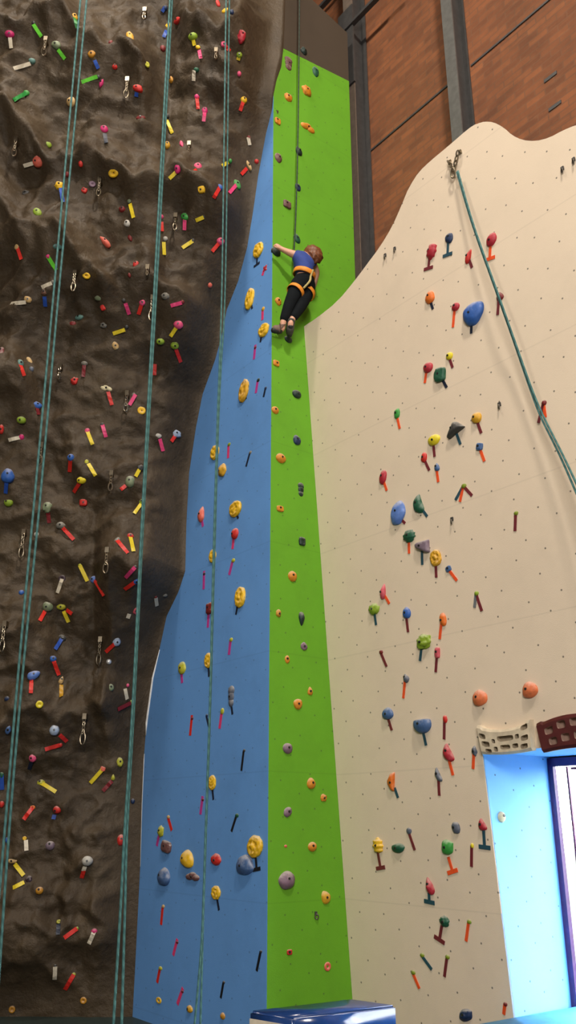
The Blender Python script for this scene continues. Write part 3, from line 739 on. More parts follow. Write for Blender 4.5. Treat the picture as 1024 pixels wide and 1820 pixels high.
parse('R', '''
17 61 17 14 0 r ma|W 20 86
60 41 8 8 0 r dk|L 59 43 73.6 65
132 30.5 12 12 0 k mu|E 138 50
231 66.5 13 20 15 o mu
163 96 14 12 20 o oc|B 168 107 175 122
204 118 12 11 0 w re
100 80 17 14 -20 o sg|L 103 88 115.5 105
57 108 13 9 0 o tl|W 54 113 24 122
175 137 8 8 0 r dk|L 173 136 145 146
180 148 8 17 -20 l ma
47 165 11 9 0 o gr|E 24 178
127 181.5 17 18 0 r ta
245 157 18 12 -25 o re|B 243 164 242 172
185 230 15 13 0 r ma|N 186 237 189 254
197 76 9 8 0 r dr
250 209.5 16 8 0 o dr
86 257 12 9 0 o li
294 14 7 9 0 r nb|B 293 13 288 21
300 46 14 9 0 o ye|B 296 54 291 66
316 35.5 14 9 0 o re
343 65 16 14 0 r li|Y 343 69 346 81
352 84 10 7 -30 o ye|P 354 89 357 104
387 6 8 13 20 o re
401 19 13 8 0 o ye
411.4 21.6 9 9 0 r nb
429 65 14 23 0 k cr
398 79 11 11 0 b pi|R 409 91
425.4 98 10 12 0 r li|Y 425 100 423 107
289.5 86 10 10 0 r dr
261.6 115 9 10 0 g yg
349 124 10 9 0 r dg|W 345 125 344 144
305 141 11 13 0 w oc
425 131 8 9 0 r pi
350 172 9 10 0 o ma|R 352 194
364 197 11 12 0 r ma|P 362 216
433 178 12 12 0 r ye|R 427 197
298 206 7 8 0 r dk|Y 296 213 306.5 237
322.5 256 7 13 15 l pi
442 245 7 8 0 r dr|W 441 244 444 258
68 287 18 21 15 r sa|W 66 288 42 295
202 308 18 16 0 g ye
143.5 291 8 13 0 o re
119 310 8 10 0 r dr
105 330 15 14 0 k ye|B 108 334 112 359
164 327.6 13 11 0 g pu
150 339 12 10 -20 b re
45.7 344 13 10 0 k dk|W 58 377
66.5 377 15 14 30 o li
230 358 8 8 0 r sg|Y 231 362 237.4 387
217 372 12 10 0 r dr
186.6 430 11 23 50 o sa
30.5 439 9 11 -20 o ta|R 38 461
85 456 8 9 0 r ma|L 100 480
101.6 438 19 10 0 o tl
231 423 8 14 20 l dr
242 470.6 12 12 0 r re
153.6 490 15 12 -20 g ye
230 489 6 10 0 l dr
226 397 12 12 0 o gw
297 258 11 13 0 r mu
315.4 300 11 19 0 o ma|Y 313 306 301 317.5
351.7 297 15 14 0 r pi|R 350 302 332.7 312
409 286 7 8 0 r gr|Y 406 288 395 295
456 287 9 8 0 r re
442 294 7 18 35 o ta|R 439 299 429 310
358.6 337 15 15 0 b ye
391 332.7 10 9 0 r bl|R 379.7 352
421 327.6 13 16 25 o gr|P 407.6 343
329 385 15 12 -30 o gr|P 328.5 390 328 409
362 386 7 7 0 r dk|Y 348 392
285.7 385 11 8 0 r pi|R 287 394 288 411
294 424 9 8 0 r gw|Y 291 430 292 453
343 428 8 8 0 r dk|Y 324 440.6
392 429 14 13 0 r pi|R 377 447
94 501 7 7 0 r gg|W 92 503 74 511
78 519 12 11 0 w bn|B 79 527 80.7 545
49.5 532 15 11 -25 o ta|W 46 537 19 539.7
175 530 13 9 -20 o sg
183 547 9 12 15 b re
220 534 8 8 0 r dk|P 223 539 230 559
252.7 538 11 11 0 r pi|R 246 559
141 564 15 9 0 o tl
129.5 575 12 8 0 o dr
184 578 12 10 0 k gg
225 581 8 8 0 r dk|Y 222 586 200.6 593
205 614.6 12 14 15 o ta
2.5 625 10 17 0 o mr
35.5 646 13 13 0 r tl|R 43 668
52 641 9 13 30 o ta
56 656 9 9 0 r sl
132 677 14 13 -20 k re
150 646 12 9 0 r gg|D 148 670
189 690 17 10 -25 c cw|R 192 696 199 720
238 702 8 8 0 r gg|P 241 701 230 720
251.4 730 15 14 0 g ye
65 720 20 12 0 o bl|D 68.5 737
317 577 17 16 0 r pi|Y 303 598
324 537 8 8 0 r dr|P 323 538 303.6 543.5
285 607 15 12 0 r li
310.5 614 15 14 0 r li|R 321.4 644
270 656 9 12 0 o yg|R 275.5 647 274.6 667
372.7 506.7 9 9 0 r sa
294 526 15 12 0 o gg
37.6 746.7 16 13 0 r li
2.5 763 9 17 0 r re
38 777 10 11 0 r ma|W 15 782
155 766 10 10 0 r pi|Y 164.6 790
182 755 8 8 0 r dk|P 188.4 777
281.4 774.6 12 8 0 o gw|P 284 780 290 802
313.6 771 15 14 0 k bw|R 304.7 784.7
293 1058 9 6 10 o gg
277 1061 5 5 0 s dr|W 277 1063 279 1077
125.7 813 12 12 0 r bl|R 123.7 839
154 821 8 9 0 o yg|Y 157 824 170 845.7
144.7 853.6 16 13 0 r ly|R 131 875
14 845 23 25 0 e bl|B 12 853 10 877
15 892.7 15 15 0 t li
231 856 17 20 0 r sg|R 224 863 214.6 870
249 832 13 12 0 k dk|Y 241 847
148.5 893.4 16 15 0 b re
253 893 11 12 0 r li|Y 238.7 912.5
84 901.5 17 19 0 k sg|D 87.6 929.5
108 934 17 13 0 r gg|R 131 959
231.6 953 12 10 0 r re|Y 237.4 980
208 960 9 10 -30 o gg|R 227 983
65 950 9 9 0 r gw
142 1005 7 8 0 r yg|Y 155.4 1033
110.5 1029 13 14 0 g dp|W 102 1054
167.6 1030 13 13 0 r pe|R 185 1058.5
240 1008 8 7 0 r dk|P 223 1027
242 1033 11 11 0 r bl|R 221.4 1047.6
85 1078 20 19 0 r sg|R 80 1086 70.6 1103.5
109 1078 17 12 0 o yg|R 118 1084 128 1091|Y 113 1086 122 1106
241 1086 11 12 0 k ro|W 230 1091 227 1099
38 1053 10 9 0 r bl
110.5 1134 15 11 -20 o dk|B 98 1154
207 1141 15 16 -20 r bw|R 188 1159
94 1171 13 11 0 r bl|R 105 1200
60 1200 16 24 -60 e pe|R 56 1208 54.6 1232
109 1209 11 15 -15 w ta|U 109 1217 109 1238
70 1252 14 14 0 g ly
197 1222 11 13 0 o sg
227 1218 6 7 0 r pi|W 222 1224 226 1243
233 1249 8 11 0 o li|D 209.5 1261
96.5 1298 18 19 0 r bw|R 106 1306 119 1318
106.7 1324 9 9 0 r re|R 80 1332
58 1347.5 13 14 0 r pi|N 52 1367.6
213 1354.5 12 17 0 o yg
183 1366.6 11 10 -20 b sa|Y 160.5 1391.7
201 1381 9 12 0 w yg|D 199 1388 183 1405.7
72.4 1391 14 11 0 k yg|Y 99.5 1407.5
3 1378 9 13 0 o dg|B 4 1404
14 1297 11 16 0 o sb
14 1242 13 9 0 o nb
3 1429 9 13 0 r re
58 1435 10 9 0 g or|R 42 1456.5
102 1439 15 14 0 r re|B 97 1448 95 1456
236 1424 8 10 0 r nb
226 1438 6 7 0 r re|R 224 1454
214.6 1493 14 21 0 r re
89 1503 17 17 0 r gp
155.4 1530 20 18 0 r gw|W 151 1540 148 1548|R 149 1547 145 1561
43.7 1490 8 8 0 g ye|W 46 1493 47 1512
14 1493 9 12 0 r bl
22 1530 17 9 0 o ta|Y 26 1535 42 1556
51.5 1563 12 13 0 k dp|Y 43 1568 23 1578 T
70 1583 14 14 0 r oc
104.6 1638 9 8 0 g yg|N 104 1642 103 1661
137 1650 7 7 0 r li|R 114 1667
167.6 1655 11 10 0 r ma|W 158 1677.5
131 1732 8 8 0 r yg|R 115.5 1759
98 1716 5 5 0 r dk|W 98 1718 97 1741
148.5 1778 12 13 0 g oc
21.6 1794 12 14 0 g oc
''')
# the one hold on the sunlit side of the window recess
PL['J'] = (J0, uG, Z, uB)
parse('J', '893 1452 13 20 0 r cw')

# ------------------------------------------------------------------ labels of the holds: look first, then the place
LW = (147, -.0945), (301, -.0527), (405, -.030)
def zone(h):
    if h['w'] == 'R':
        k = [h['x'] > a + b*h['y'] for a, b in LW[:2]]
        return 'brown rock ' + ('left of left rope' if not k[0] else 'between left and middle ropes' if not k[1] else 'right of middle rope')
    if h['w'] == 'B': return 'blue wall ' + ('right of hanging rope' if h['x'] > 401 - .03*h['y'] + 6 else 'left of hanging rope')
    if h['w'] == 'G': return 'green wall ' + ('above climber' if h['y'] < 440 else 'below climber' if h['y'] > 612 else 'beside climber')
    if h['w'] == 'J': return 'sunlit recess beside the window'
    return 'beige wall'
def size_word(h):
    a = h['a']
    return 'big ' if a > 620 else ''
groups = {}
for h in SPECS:
    nm = 'foothold' if h['s'] == 's' else 'hold'
    t = (', ' + ' and '.join(dict.fromkeys(h['t'])) + ' tape') if h['t'] else ', no tape' if h['w'] in 'R' else ''
    if len(h['t']) > 2: t = ', three tapes'
    big = size_word(h) if h['s'] != 's' else ''
    base = f"{big}{COLS[h['col']][0]} {WORDS[h['s']]} {nm}{t}, {zone(h)}"
    groups.setdefault(base, []).append(h)
ORD = ['', 'second', 'third', 'fourth', 'fifth', 'sixth', 'seventh', 'eighth']
for base, hs in groups.items():
    hs.sort(key=lambda h: h['y']); n = len(hs)
    for i, h in enumerate(hs):
        s = ''
        if n == 2: s = ('upper of two', 'lower of two')[i]
        elif n > 2: s = 'topmost' if i == 0 else 'lowest' if i == n-1 else ORD[i] + ' from top' if i <= (n-1)/2 else ORD[n-1-i] + ' from bottom'
        tag(h['o'], base + (', ' + s if s else ''), 'foothold' if h['s'] == 's' else 'climbing hold',
            {'R': 'holds on the brown rock wall', 'B': 'holds on the blue wall', 'G': 'holds on the green wall', 'W': 'holds on the beige wall', 'J': 'holds beside the window'}[h['w']])
for o in list(C.objects):
    if o.name.startswith('tape_strip'): o['label'] = o.data.materials[0].name.replace('tape_', '').replace('_', ' ') + ' tape strip'

# ------------------------------------------------------------------ chains with carabiners hanging on the brown rock
def torus_loop(bm, c, ax_long, ax_w, L, Wd, r, seg=20):
    pts = [c + ax_long*(L/2*sin(2*pi*k/seg)) + ax_w*(Wd/2*cos(2*pi*k/seg)) for k in range(seg)]
    n = ax_long.cross(ax_w).normalized(); rings = []
    for k in range(seg):
        t = (pts[(k+1) % seg] - pts[k-1]).normalized(); s = t.cross(n)
        rings.append([bm.verts.new(pts[k] + (n*cos(a) + s*sin(a))*r) for a in (0, pi/3, 2*pi/3, pi, 4*pi/3, 5*pi/3)])
    for k in range(seg):
        q, w = rings[k], rings[(k+1) % seg]
        for i in range(6): bm.faces.new((q[i], q[(i+1) % 6], w[(i+1) % 6], w[i]))
DR = [(81,68,105),(226,140,180),(257,16,38),(28,247,282),(336,254,272),(384,88,108),(177,318,352),(312,382,412),(133,482,520),(106.6,650,675),(225.5,698,732),(73.6,790,826),(198,840,872),(42,945,990),(190,977,1017),(8,1108,1155),(178,1136,1178),(150,1273,1318),(271,528,572),(262,474,490)]
drs = []
for x, y0, y1 in DR:
    P, n = rock_hit(x, y0); m = depth(P)/FPX; L = (y1-y0)*m/.93; P = P + (CAM-P).normalized()*.05
    e = empty('quickdraw', P); R = Vector((1, 0, 0)); D = Vector((0, 0, -1)); rz = radians((int(x)*37) % 70 - 35); X = Vector((cos(rz), sin(rz), 0))
    o0 = Vector((0, 0, 0)); k = max(.035, L*.16)
    bm = bmesh.new(); add_box(bm, o0 + Vector((0, .03, 0)), R*.018, Vector((0, .035, 0)), Z*.026); bm_obj('hanger', bm, METAL, e)
    bm = bmesh.new(); q = .02
    while q < L*.55:
        torus_loop(bm, D*(q + k*.4), D, X if int(q/k) % 2 else R.lerp(X, .3).normalized(), k*1.15, k*.55, .005); q += k*.85
    bm_obj('chain', bm, METAL, e)
    bm = bmesh.new(); torus_loop(bm, D*(L*.78), D, X, L*.44, L*.20, .0065); bm_obj('carabiner', bm, METAL, e)
    drs.append((e, x, y0))
zg = {}
for e, x, y in drs: zg.setdefault(zone(dict(w='R', x=x, y=y)), []).append((y, e))
for z_, l in zg.items():
    l.sort(key=lambda q: q[0]); n = len(l)
    for i, (y, e) in enumerate(l):
        s = 'topmost' if i == 0 else 'lowest' if i == n-1 else ORD[i] + ' from top' if i <= (n-1)/2 else ORD[n-1-i] + ' from bottom'
        tag(e, f'steel chain with carabiner, {z_}, {s}', 'quickdraw', 'chains with carabiners on the brown rock')
P, n = rock_hit(193.5, 1176); bm = bmesh.new(); bmesh.ops.create_uvsphere(bm, u_segments=14, v_segments=8, radius=.026)
o = bm_obj('shiny_stud', bm, plain('polished_steel', (.95, .95, .95), .25, .6), None, True); o.location = P + (CAM-P).normalized()*.012
tag(o, 'small shiny steel bolt cap beside a hanging chain on brown rock', 'stud')

# anchors and hangers on the beige and green walls
def hanger(w, x, y, label, r=.014):
    P, u, v, n = wall_frame(w, x, y); e = empty('bolt_hanger', P); tag(e, label, 'hanger', 'bare bolt hangers')
    bm = bmesh.new(); add_box(bm, n*.006 + v*.01, u*.011, n*.006, v*.014); bm_obj('plate', bm, STEEL_DARK, e)
    bm = bmesh.new(); torus_loop(bm, n*.018 - v*.012, v, (u + n).normalized(), r*2.4, r*1.9, .005); bm_obj('eye', bm, RUST, e)
for a in ((685.6, 455.7, 'lower left of two rusty hangers near the left edge of beige wall'), (702.7, 444, 'upper right of two rusty hangers near the left edge of beige wall'),
          (1001, 302, 'hanger near top of beige wall right of the rope'), (1021, 286, 'hanger high on beige wall at the right frame edge'),
          (889, 721, 'small dark hanger on beige wall above the mustard hold'), (804.6, 925, 'ring hanger on beige wall right of the kidney-shaped dark green hold')):
    hanger('W', *a)
hanger('G', 560.6, 1626, 'dark ring hanger low on green wall under the mustard hold')
an = wall_frame('W', 811, 306)[0]
e = empty('top_anchor', an); tag(e, 'steel two-chain top anchor with carabiners high on beige wall', 'anchor')
for x, y in ((801, 289), (819, 271)):
    P = wall_frame('W', x, y)[0]; d = (an - P); u, v, n = PL['W'][1:]
    bm = bmesh.new(); add_box(bm, P - an + n*.008, u*.013, n*.008, v*.017); bm_obj('plate', bm, METAL, e)
    bm = bmesh.new(); K = 4
    for k in range(K):
        torus_loop(bm, P - an + d*((k+.5)/K) + n*.03, d.normalized(), (d.normalized().cross(n) if k % 2 else n), d.length/K*1.3, .032, .006, 14)
    bm_obj('chain', bm, METAL, e)
bm = bmesh.new(); u, v, n = PL['W'][1:]; torus_loop(bm, n*.045 - v*.03, v, u, .09, .045, .007); bm_obj('carabiner', bm, METAL, e)

# ------------------------------------------------------------------ ropes
def rope_mat(name, c1_, c2_):
    M = N(name); co = M.n('ShaderNodeTexCoord').outputs['Object']; w = M.n('ShaderNodeTexWave'); w.inputs['Scale'].default_value = 9
    w.bands_direction = 'DIAGONAL'; M.l(co, w.inputs['Vector'])
    M.l(M.ramp(w.outputs[1], [(.2, c1_), (.8, c2_)]), M.b.inputs['Base Color']); M.b.inputs['Roughness'].default_value = .8; return M.m
TEAL = rope_mat('teal_rope', (.035, .115, .115), (.06, .17, .165)); DARKR = rope_mat('dark_rope', (.015, .03, .02), (.03, .05, .035))
def spline(pts, n=10):
    o = []
    for i in range(len(pts)-1):
        p0, p1, p2, p3 = pts[max(i-1, 0)], pts[i], pts[i+1], pts[min(i+2, len(pts)-1)]
        for k in range(n):
            t = k/n; o.append(.5*((2*p1) + (p2-p0)*t + (2*p0-5*p1+4*p2-p3)*t*t + (3*p1-p0-3*p2+p3)*t**3))
    return o + [pts[-1]]
def rope(label, strands, mat, r=.0092):
    e = empty('climbing_rope', strands[0][0]); tag(e, label, 'rope')
    for s in strands:
        bm = bmesh.new(); add_tube(bm, [p - e.location for p in spline(s)], r, 8); bm_obj('strand', bm, mat, e, True)
Y1 = 5.95
rope('left teal double rope hanging down the brown rock wall', [
    [at_y(x, y, Y1) for x, y in ((149, -60), (143, 0), (100, 470), (60, 900), (33, 1190), (8, 1480), (-22, 1830))],
    [at_y(x, y, Y1+.05) for x, y in ((160, -60), (154, 0), (109, 470), (70, 900), (41, 1190), (16, 1480), (-8, 1830))]], TEAL)
rope('middle teal double rope hanging down the brown rock wall', [
    [at_y(x, y, Y1) for x, y in ((305, -60), (302, 0), (276, 480), (253, 910), (236, 1250), (222, 1470), (214, 1620), (201, 1830))],
    [at_y(x, y, Y1+.04) for x, y in ((309, -60), (306, 0), (280, 480), (255.5, 910), (238.5, 1250), (226, 1470), (222, 1620), (216, 1830))]], TEAL)
rope('right teal double rope hanging before the blue wall', [
    [at_y(x, y, Y1) for x, y in ((405, -60), (402, 0), (395, 480), (390, 650), (386, 760), (379, 1000), (373, 1250), (366, 1460), (360, 1640), (355, 1720), (345, 1830))],
    [at_y(x, y, Y1+.04) for x, y in ((412, -60), (408, 0), (401, 480), (393, 650), (388, 760), (381, 1000), (374, 1250), (367, 1460), (361, 1640), (359, 1720), (356, 1830))]], TEAL, .0070)
def off(w, x, y, d): o, u, v, n = PL[w]; return hit(x, y, o + n*d, n)
rope('teal rope slanting down beige wall from its top anchor', [
    [off('W', x, y, d) for x, y, d in ((812, 306, .05), (840, 400, .09), (884, 524, .13), (912, 603, .10), (942, 690, .09), (962, 742, .1), (1000, 820, .14), (1060, 960, .25))],
    [off('W', x, y, d) for x, y, d in ((814, 304, .055), (842, 400, .10), (886, 524, .14), (914, 603, .11), (945, 690, .10), (967, 742, .11), (1006, 820, .16), (1072, 960, .28))]], TEAL, .0075)
rope('thin dark rope running up green wall from the climber', [
    [off('G', x, y, d) for x, y, d in ((532.5, -40, .10), (532, 60, .10), (529.5, 250, .09), (526, 380, .09), (522.5, 455, .08), (523, 486, .09))]], DARKR, .0065)

# ------------------------------------------------------------------ hangboards above the window
def hangboard(label, mat, rim, P, L, Hh, sag, rows, slope, pocket):
    """board face in (u, v); pockets are recessed boxes cut as darker insets"""
    u0, v0, n = PL['W'][1:]; cr, sr = cos(slope), sin(slope); u, v = u0*cr + v0*sr, v0*cr - u0*sr
    e = empty('hangboard', P); tag(e, label, 'hangboard', 'hangboards over the window')
    bm = bmesh.new(); K = 32; top, bot = [], []
    for k in range(K+1):
        t = k/K*2 - 1; arch = sag*(t*t - .5)
        top.append((t*L/2, Hh/2 + arch + (.012 if abs(t) > .86 else 0))); bot.append((t*L/2*.93, -Hh/2 + arch*.35))
    d = .055
    prof = [((0, 1), 0), ((0, 1), d*.8), ((.1, .9), d), ((.9, .1), d*.95), ((1, 0), d*.7), ((1, 0), 0)]
    rows_v = []
    for k in range(K+1):
        rr = []
        for (a, _), dep in prof:
            x = top[k][0]*(1-a) + bot[k][0]*a; y = top[k][1]*(1-a) + bot[k][1]*a
            rr.append(bm.verts.new(u*x + v*y + n*dep))
        rows_v.append(rr)
    for a, b in zip(rows_v, rows_v[1:]):
        for i in range(len(prof)): j = (i+1) % len(prof); bm.faces.new((a[i], a[j], b[j], b[i]))
    bm.faces.new(rows_v[0][::-1]); bm.faces.new(rows_v[-1])
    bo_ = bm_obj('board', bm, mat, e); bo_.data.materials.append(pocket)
    cut = bmesh.new()
    for (t0, t1, a0, a1) in rows:
        K2 = 16; lo, hi = [], []
        tm = (t0+t1)/2; w, h = (t1-t0)*L/4, None
        for q in range(K2):
            an = 2*pi*q/K2; t = tm + (t1-t0)/2*sgn(cos(an))*abs(cos(an))**.5; a = (a0+a1)/2 + (a1-a0)/2*sgn(sin(an))*abs(sin(an))**.5
            arch = sag*(t*t - .5); y = (Hh/2 + arch)*(1-a) + (-Hh/2 + arch*.35)*a
            c = u*(t*L/2*(1-.07*a)) + v*y
            lo.append(cut.verts.new(c + n*.016)); hi.append(cut.verts.new(c + n*.12))
        cut.faces.new(hi); cut.faces.new(lo[::-1])
        for q in range(K2): cut.faces.new((lo[q], lo[(q+1) % K2], hi[(q+1) % K2], hi[q]))
    co_ = bm_obj('cut', cut, pocket); co_.location = P
    bpy.context.view_layer.update()
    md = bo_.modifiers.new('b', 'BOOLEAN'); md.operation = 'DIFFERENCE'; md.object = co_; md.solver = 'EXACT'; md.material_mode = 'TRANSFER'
    m2 = bpy.data.meshes.new_from_object(bo_.evaluated_get(bpy.context.evaluated_depsgraph_get()))
    bo_.modifiers.clear(); bo_.data = m2; bpy.data.objects.remove(co_)
SAND = plain('sand_resin', (.62, .52, .38), .6); OXB = plain('oxblood_resin', (.085, .016, .016), .32); POC = plain('darker_pocket', (.36, .29, .2), .9); POC2 = plain('chalked_pocket', (.34, .22, .17), .9)  # pockets of the sand board are darker than its resin
P = wall_frame('W', 905, 1315)[0]; m = depth(P)/FPX; sl = math.atan2(.0, 1)
ux = px_per_m(P, uB)[0]
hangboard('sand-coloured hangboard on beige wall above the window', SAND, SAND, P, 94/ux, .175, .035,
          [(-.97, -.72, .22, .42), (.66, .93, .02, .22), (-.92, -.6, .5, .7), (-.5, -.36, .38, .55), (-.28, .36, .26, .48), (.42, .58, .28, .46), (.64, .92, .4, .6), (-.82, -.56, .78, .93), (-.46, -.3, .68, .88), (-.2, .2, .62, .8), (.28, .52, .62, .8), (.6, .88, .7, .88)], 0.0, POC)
P = wall_frame('W', 1030, 1303)[0]
hangboard('dark red hangboard with chalky pockets right of the sand one', OXB, OXB, P, 118/ux, .19, -.05,
          [(-.8, -.56, .22, .46), (-.44, -.2, .14, .38), (-.08, .16, .12, .36), (.28, .52, .14, .38), (.6, .82, .22, .46), (-.74, -.5, .58, .82), (-.38, -.14, .54, .78), (-.02, .22, .52, .76), (.34, .58, .56, .78)], 0.0, POC2)

# ------------------------------------------------------------------ mats on the floor
BLUEV = plain('glossy_blue_vinyl', (.010, .038, .15), .16, 0, .1); CREAM = plain('cream_vinyl', (.62, .54, .42), .5); LBLUE = plain('light_blue_vinyl', (.05, .30, .55), .45)
def mat_stack(name, label, corners, z_top, layers, bev):
    """flat pads on each other: corners (near, left, far, right) at the top"""
    c = sum((Vector(q) for q in corners), Vector())/4; base = Vector((c.x, c.y, 0)); e = empty(name, base); tag(e, label, 'mat')
    z = z_top
    for nm, t, mt in layers:
        bm = bmesh.new(); inset = .985 if mt is CREAM else 1.0
        up = [bm.verts.new((Vector((q[0], q[1], z)) - c)*1 + Vector((0, 0, c.z - 0)) if False else Vector(((q[0]-c.x)*inset, (q[1]-c.y)*inset, z))) for q in corners]
        dn = [bm.verts.new((p.co.x, p.co.y, z - t)) for p in up]
        bm.faces.new(up); bm.faces.new(dn[::-1])
        for i in range(4): bm.faces.new((up[i], dn[i], dn[(i+1) % 4], up[(i+1) % 4]))
        bmesh.ops.bevel(bm, geom=list(bm.edges), offset=min(bev, t*.4), segments=3, affect='EDGES')
        bm_obj(nm, bm, mt, e, True); z -= t
    return e
ZT = .60
pn, pl, pr = at_z(522, 1809, ZT), at_z(442, 1796, ZT), at_z(706, 1786.5, ZT)
pf = pl + (pr - pn)
pad = mat_stack('crash_pad', 'blue vinyl pad stack with cream side bands at foot of green wall', [pn, pl, pf, pr], ZT, [('cushion', .16, BLUEV), ('cushion', .16, BLUEV), ('cushion', .28, BLUEV)], .014)
fd = (pl - pn).normalized(); fo = Vector((fd.y, -fd.x, 0)); fo = -fo if fo.dot(CAM - pn) < 0 else fo; fl = (pl - pn).length
for zb in (.055, .118, .30):
    bm = bmesh.new(); add_box(bm, (pn + pl)/2 - Z*zb - pad.location + fo*.001, fd*(fl/2 - .012), fo*.004, Z*.017); bm_obj('side_band', bm, CREAM, pad)
ZM = .43
a0, a1 = at_z(832, 1819, ZM), at_z(1046, 1781, ZM); q = (a1-a0).normalized(); s = Vector((q.y, -q.x, 0))
mat_stack('window_mat', 'light blue mat lying below the window beside beige wall', [a0, a1, a1 + s*1.6, a0 + s*1.6], ZM, [('cushion', ZM, LBLUE)], .05)

# ------------------------------------------------------------------ the climber
def skin_mesh(name, vs, es, mat, parent=None, sub=2, root=0, org=Vector((0, 0, 0))):
    me = bpy.data.meshes.new(name); me.from_pydata([v[0] - org for v in vs], es, []); me.update()
    o = bpy.data.objects.new(name, me); C.objects.link(o)
    md = o.modifiers.new('skin', 'SKIN'); md.use_smooth_shade = True
    for i, v in enumerate(vs):
        sv = me.skin_vertices[0].data[i]; r = v[1]; sv.radius = r if isinstance(r, tuple) else (r, r); sv.use_root = (i == root)
    o.modifiers.new('sub', 'SUBSURF').levels = sub; o.modifiers['sub'].render_levels = sub
    dg = bpy.context.evaluated_depsgraph_get(); m2 = bpy.data.meshes.new_from_object(o.evaluated_get(dg))
    bpy.data.objects.remove(o); bpy.data.meshes.remove(me); m2.materials.clear()
    return link(name, m2, mat, parent, True)
g = lambda x, y, d: off('G', x, y, d)
SKIN = plain('skin', (.62, .33, .22), .5, 0, .06); SHIRT = plain('blue_shirt', (.025, .055, .26), .8); PANTS = plain('black_trousers', (.006, .008, .010), .9); PANTS.node_tree.nodes['Principled BSDF'].inputs['Specular IOR Level'].default_value = .15
HAIR = plain('auburn_hair', (.17, .055, .018), .5, 0, .55, 90); SHOE = plain('grey_brown_shoe', (.16, .10, .075), .7); SHOE2 = plain('dark_shoe', (.04, .04, .032), .7); ORANGE = plain('orange_webbing', (.75, .26, .02), .6); TAN = plain('tan_webbing', (.42, .34, .12), .7); SOLE = plain('black_rubber', (.01, .012, .012), .6)
J = dict(pel=g(540.5, 502, .20), wst=g(541, 486, .22), chs=g(539, 466, .22), nb=g(543, 453.5, .20), nk=g(548, 452, .21), hd=g(555, 453, .225), ht=g(561, 456, .225),
         ls=g(526.5, 454, .19), le=g(509.5, 447, .15), lw=g(498.5, 441.5, .115), lp=g(494.5, 438.5, .11),
         rs=g(554.5, 466, .18), re=g(564, 484, .15), rw=g(561, 499, .11), rp=g(559.5, 506, .085),
         lh=g(530, 508, .19), lk=g(514, 542, .16), la=g(502, 577, .115), lhl=g(503, 586.5, .105), lt=g(483, 583.5, .07),
         rh=g(549.5, 511, .18), rk=g(533.5, 546, .19), ra=g(517.5, 570, .16), rhl=g(516.5, 576, .17), rt=g(513.8, 598, .09))
vs, es, ix = [], [], {}
def jv(k, r): ix[k] = len(vs); vs.append((J[k], r)); return ix[k]
def je(a, b): es.append((ix[a], ix[b]))
for k, r in (('pel', .068), ('wst', .068), ('chs', .088), ('nb', .05), ('nk', .038), ('hd', .068), ('ht', .055), ('ls', .045), ('le', .031), ('lw', .023), ('lp', .024), ('rs', .045), ('re', .031), ('rw', .023), ('rp', .024),
             ('lh', .052), ('lk', .042), ('la', .031), ('lhl', .03), ('lt', .022), ('rh', .052), ('rk', .042), ('ra', .031), ('rhl', .03), ('rt', .022)): jv(k, r)
for a, b in (('pel', 'wst'), ('wst', 'chs'), ('chs', 'nb'), ('nb', 'nk'), ('nk', 'hd'), ('hd', 'ht'), ('chs', 'ls'), ('ls', 'le'), ('le', 'lw'), ('lw', 'lp'), ('chs', 'rs'), ('rs', 're'), ('re', 'rw'), ('rw', 'rp'),
             ('pel', 'lh'), ('lh', 'lk'), ('lk', 'la'), ('la', 'lhl'), ('lhl', 'lt'), ('pel', 'rh'), ('rh', 'rk'), ('rk', 'ra'), ('ra', 'rhl'), ('rhl', 'rt')): je(a, b)
# fingers: left hand closes over the hold, right hand presses on the wall
def finger(base, d1, d2, l, r=.0075):
    a = len(vs); p = J[base]
    vs.append((p + d1*l*.55, r)); vs.append((p + d1*l*.55 + d2*l*.5, r*.85)); es.append((ix[base], a)); es.append((a, a+1))
for hnd, (fx, fy) in (('lp', (-uG*.85 + Z*.45, -uG*.35 - nG*.75 - Z*.35)), ('rp', (-Z*.8 - nG*.45 + uG*.1, -Z*.5 - nG*.8))):
    f1, f2 = fx.normalized(), fy.normalized(); side = f1.cross(nG).normalized()
    for k, (t, l) in enumerate(((-1.05, .048), (-.35, .058), (.35, .056), (1.05, .044))): finger(hnd, (f1 + side*t*.42).normalized(), f2, l)
    finger(hnd, (side*(-1 if hnd == 'lp' else 1) + f1*.25).normalized(), (f1 + f2*.6).normalized(), .046, .0085)
# nose and ears; the face looks at the wall
fwd = (-nG*.75 + uG*.55 - Z*.2).normalized(); hup = (J['hd'] - J['nb']).normalized(); lat = fwd.cross(hup).normalized()
org = Vector((J['pel'].x, J['pel'].y, J['rt'].z))
for d, r in ((fwd*.088, .012), (lat*.083, .015), (-lat*.083, .015)):
    vs.append((J['hd'] + d, r)); es.append((ix['hd'], len(vs)-1))
person = empty('person', org); tag(person, 'child in blue shirt, black trousers and orange harness climbing the green wall', 'person')
skin_mesh('body', vs, es, SKIN, person, 2, 0, org)
bmh = bmesh.new()
for sd in (-1, 1):
    bmesh.ops.create_uvsphere(bmh, u_segments=10, v_segments=8, radius=.009, matrix=Matrix.Translation(J['hd'] + fwd*.074 + lat*sd*.028 + hup*.012 - org))
bm_obj('eyes', bmh, plain('dark_eye', (.02, .015, .012), .2), person, True)
bmh = bmesh.new(); add_tube(bmh, [J['hd'] + fwd*.076 + lat*t*.02 - hup*.035 - org for t in (-1, -.4, .4, 1)], .004, 6); bm_obj('mouth', bmh, plain('lips', (.45, .15, .12), .5), person, True)
mid = lambda a, b, t: J[a].lerp(J[b], t)
def garment(name, items, edges, mat, root=0):
    return skin_mesh(name, [(p, r) for p, r in items], edges, mat, person, 2, root, org)
